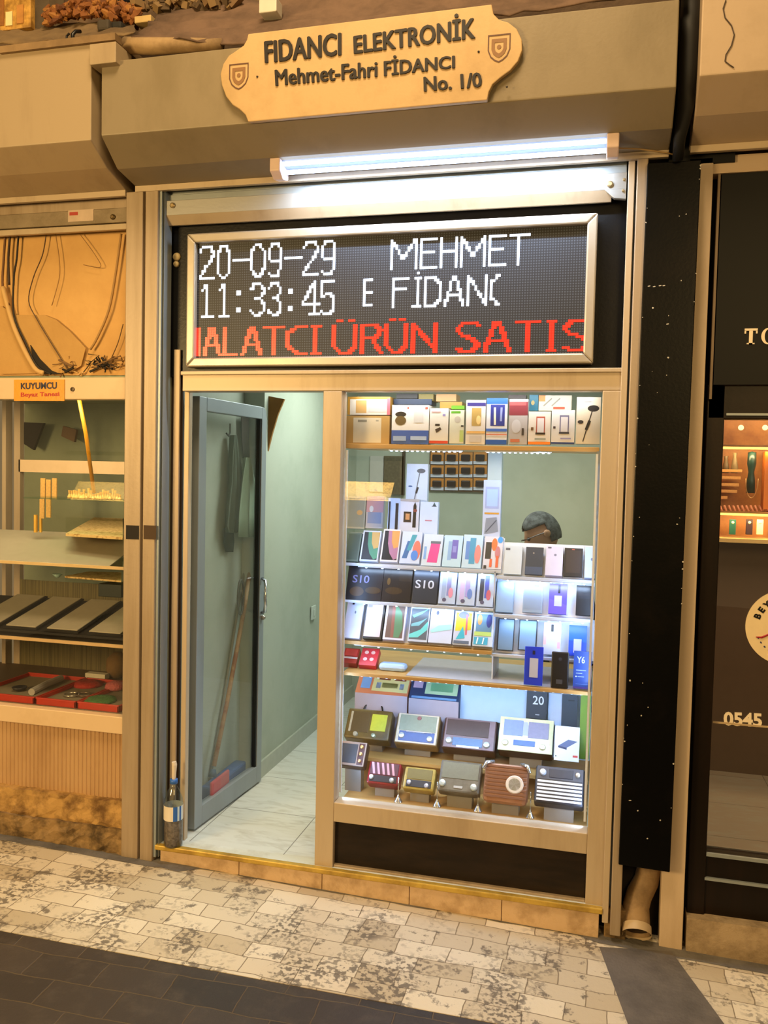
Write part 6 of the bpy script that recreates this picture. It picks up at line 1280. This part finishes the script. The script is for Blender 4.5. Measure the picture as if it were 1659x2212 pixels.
# jacket over torso and arms, trousers
jv = V_[0:5]+[V_[7], V_[8], V_[9], V_[11], V_[12], V_[13]]
skin('jacket', jv, [(0, 1), (1, 2), (2, 3), (3, 4), (3, 5), (5, 6), (6, 7), (3, 8), (8, 9), (9, 10)], [.155, .155, .165, .135, .085, .08, .062, .048, .08, .062, .048], M('#15161a', .9), man)
tv = [V_[0], V_[15], V_[16], V_[17], V_[19], V_[20], V_[21]]
skin('trousers', tv, [(0, 1), (1, 2), (2, 3), (0, 4), (4, 5), (5, 6)], [.15, .102, .082, .06, .102, .082, .06], M('#22242c', .9), man)
# hands
for yy in (1.24, 1.54):
    w0 = L_(bx-.33, yy, .775); vv = [w0, w0+Vector((-.045, 0, -.003))]; ee = [(0, 1)]; rr_ = [.024, .03]
    for k, dy in enumerate((-.03, -.01, .01, .03)):
        b0 = len(vv); vv += [w0+Vector((-.085, dy, -.003)), w0+Vector((-.115-.006*(k in (1, 2)), dy, -.012)), w0+Vector((-.135-.006*(k in (1, 2)), dy, -.026))]; ee += [(1, b0), (b0, b0+1), (b0+1, b0+2)]; rr_ += [.010, .009, .007]
    b0 = len(vv); s_ = 1 if yy < 1.4 else -1; vv += [w0+Vector((-.05, .035*s_, 0)), w0+Vector((-.08, .05*s_, -.008))]; ee += [(1, b0), (b0, b0+1)]; rr_ += [.012, .009]
    skin('hand', vv, ee, rr_, SK, man)
# head: ellipsoid-based, facing -x and bowed
def head_mesh(scale=1.0, hair=False):
    mb = MB(); nu, nv = 32, 24; v = []
    for j in range(nv+1):
        th = pi*j/nv
        for i in range(nu):
            ph = 2*pi*i/nu
            x, y, z = sin(th)*cos(ph), sin(th)*sin(ph), cos(th)
            X, Y_, Z = x*.098, y*.076, z*.115
            if not hair:
                f = max(0, -x)
                if z < 0: Y_ *= 1+.25*z; X *= 1+.10*z*(1 if x > 0 else -.2)       # jaw narrows
                n_ = math.exp(-((y/.22)**2)-((z+.22)/.2)**2)*f; X -= n_*.024                                  # nose
                X -= math.exp(-((y/.5)**2)-((z-.12)/.1)**2)*f*.006                                              # brow
                for sy in (-1, 1): X += math.exp(-(((y-sy*.38)/.16)**2)-((z+.0)/.11)**2)*f*.010                  # eye sockets
                X -= math.exp(-((y/.3)**2)-((z+.52)/.07)**2)*f*.005                                              # lips
                X -= math.exp(-((y/.35)**2)-((z+.85)/.15)**2)*f*.008                                             # chin
            v.append(Vector((X, Y_, Z))*scale)
    mb.add(v, [(j*nu+i, j*nu+(i+1) % nu, (j+1)*nu+(i+1) % nu, (j+1)*nu+i) for j in range(nv) for i in range(nu)])
    return mb
hr = Matrix.Rotation(radians(-24), 4, 'Y') @ Matrix.Rotation(radians(18), 4, 'Z')
ho = build('head', head_mesh(.9), SK, man, sm=True); HM = Matrix.Translation(hd-ml) @ hr; ho.matrix_basis = HM
hm = head_mesh(.965, True); keep = []
for f in hm.f:
    c_ = sum((hm.v[i] for i in f), Vector())/len(f)
    if c_.z > .045 and c_.x > -.075 or c_.x > .012 and c_.z > -.055 or (c_.z > .085): keep.append(f)
hm.f = keep; hm.mi = [0]*len(keep)
hh = build('hair', hm, grime('#2c2e2e', '#5c605e', 25, .4, .65, .8, 0, .6, fine=220), man, sm=True); hh.matrix_basis = HM.copy()
hs = hh.modifiers.new('t', 'SOLIDIFY'); hs.thickness = .008; hs.offset = -1
for sy in (-1, 1):
    e_ = MB().lathe([(.0, -.008), (.016, -.006), (.02, 0), (.012, .006), (0, .004)], (.008, sy*.078, -.008), 'y', 14); eo = build('ear', e_, SK, man, sm=True); eo.matrix_basis = HM.copy()
    ey = build('eye', MB().lathe([(.0, -.010), (.008, -.006), (.010, 0), (.008, .006), (0, .01)], (-.082, sy*.028, -.002), 'x', 12), M('#2a211c', .2), man, sm=True); ey.matrix_basis = HM.copy()
g_ = MB().tube([(-.095, -.05, 0), (-.108, -.025, .002), (-.106, 0, .004), (-.108, .025, .002), (-.095, .05, 0)], .003, 6).tube([(-.095, -.05, 0), (-.05, -.078, .002), (.01, -.082, .0)], .0025, 6).tube([(-.095, .05, 0), (-.05, .078, .002), (.01, .082, .0)], .0025, 6)
go = build('glasses', g_, M('#2a1a14', .3), man); go.matrix_basis = HM.copy()
stool = thing('stool', 'dark stool under the seated person', 'stool', (bx, 1.4, 0))
build('seat', MB().lathe([(.17, .40), (.18, .42), (.17, .44), (0, .44)], (bx+.02, 1.4, 0), 'z', 24), M('#2a211b', .6), stool)
for sx, sy in ((-1, -1), (-1, 1), (1, -1), (1, 1)):
    build('leg', MB().tube([(bx+.02+sx*.11, 1.4+sy*.11, .41), (bx+.02+sx*.15, 1.4+sy*.15, 0)], .012, 8), CHROME, stool, sm=True)

for o in bpy.data.objects:
    if '_w' in o: del o['_w']
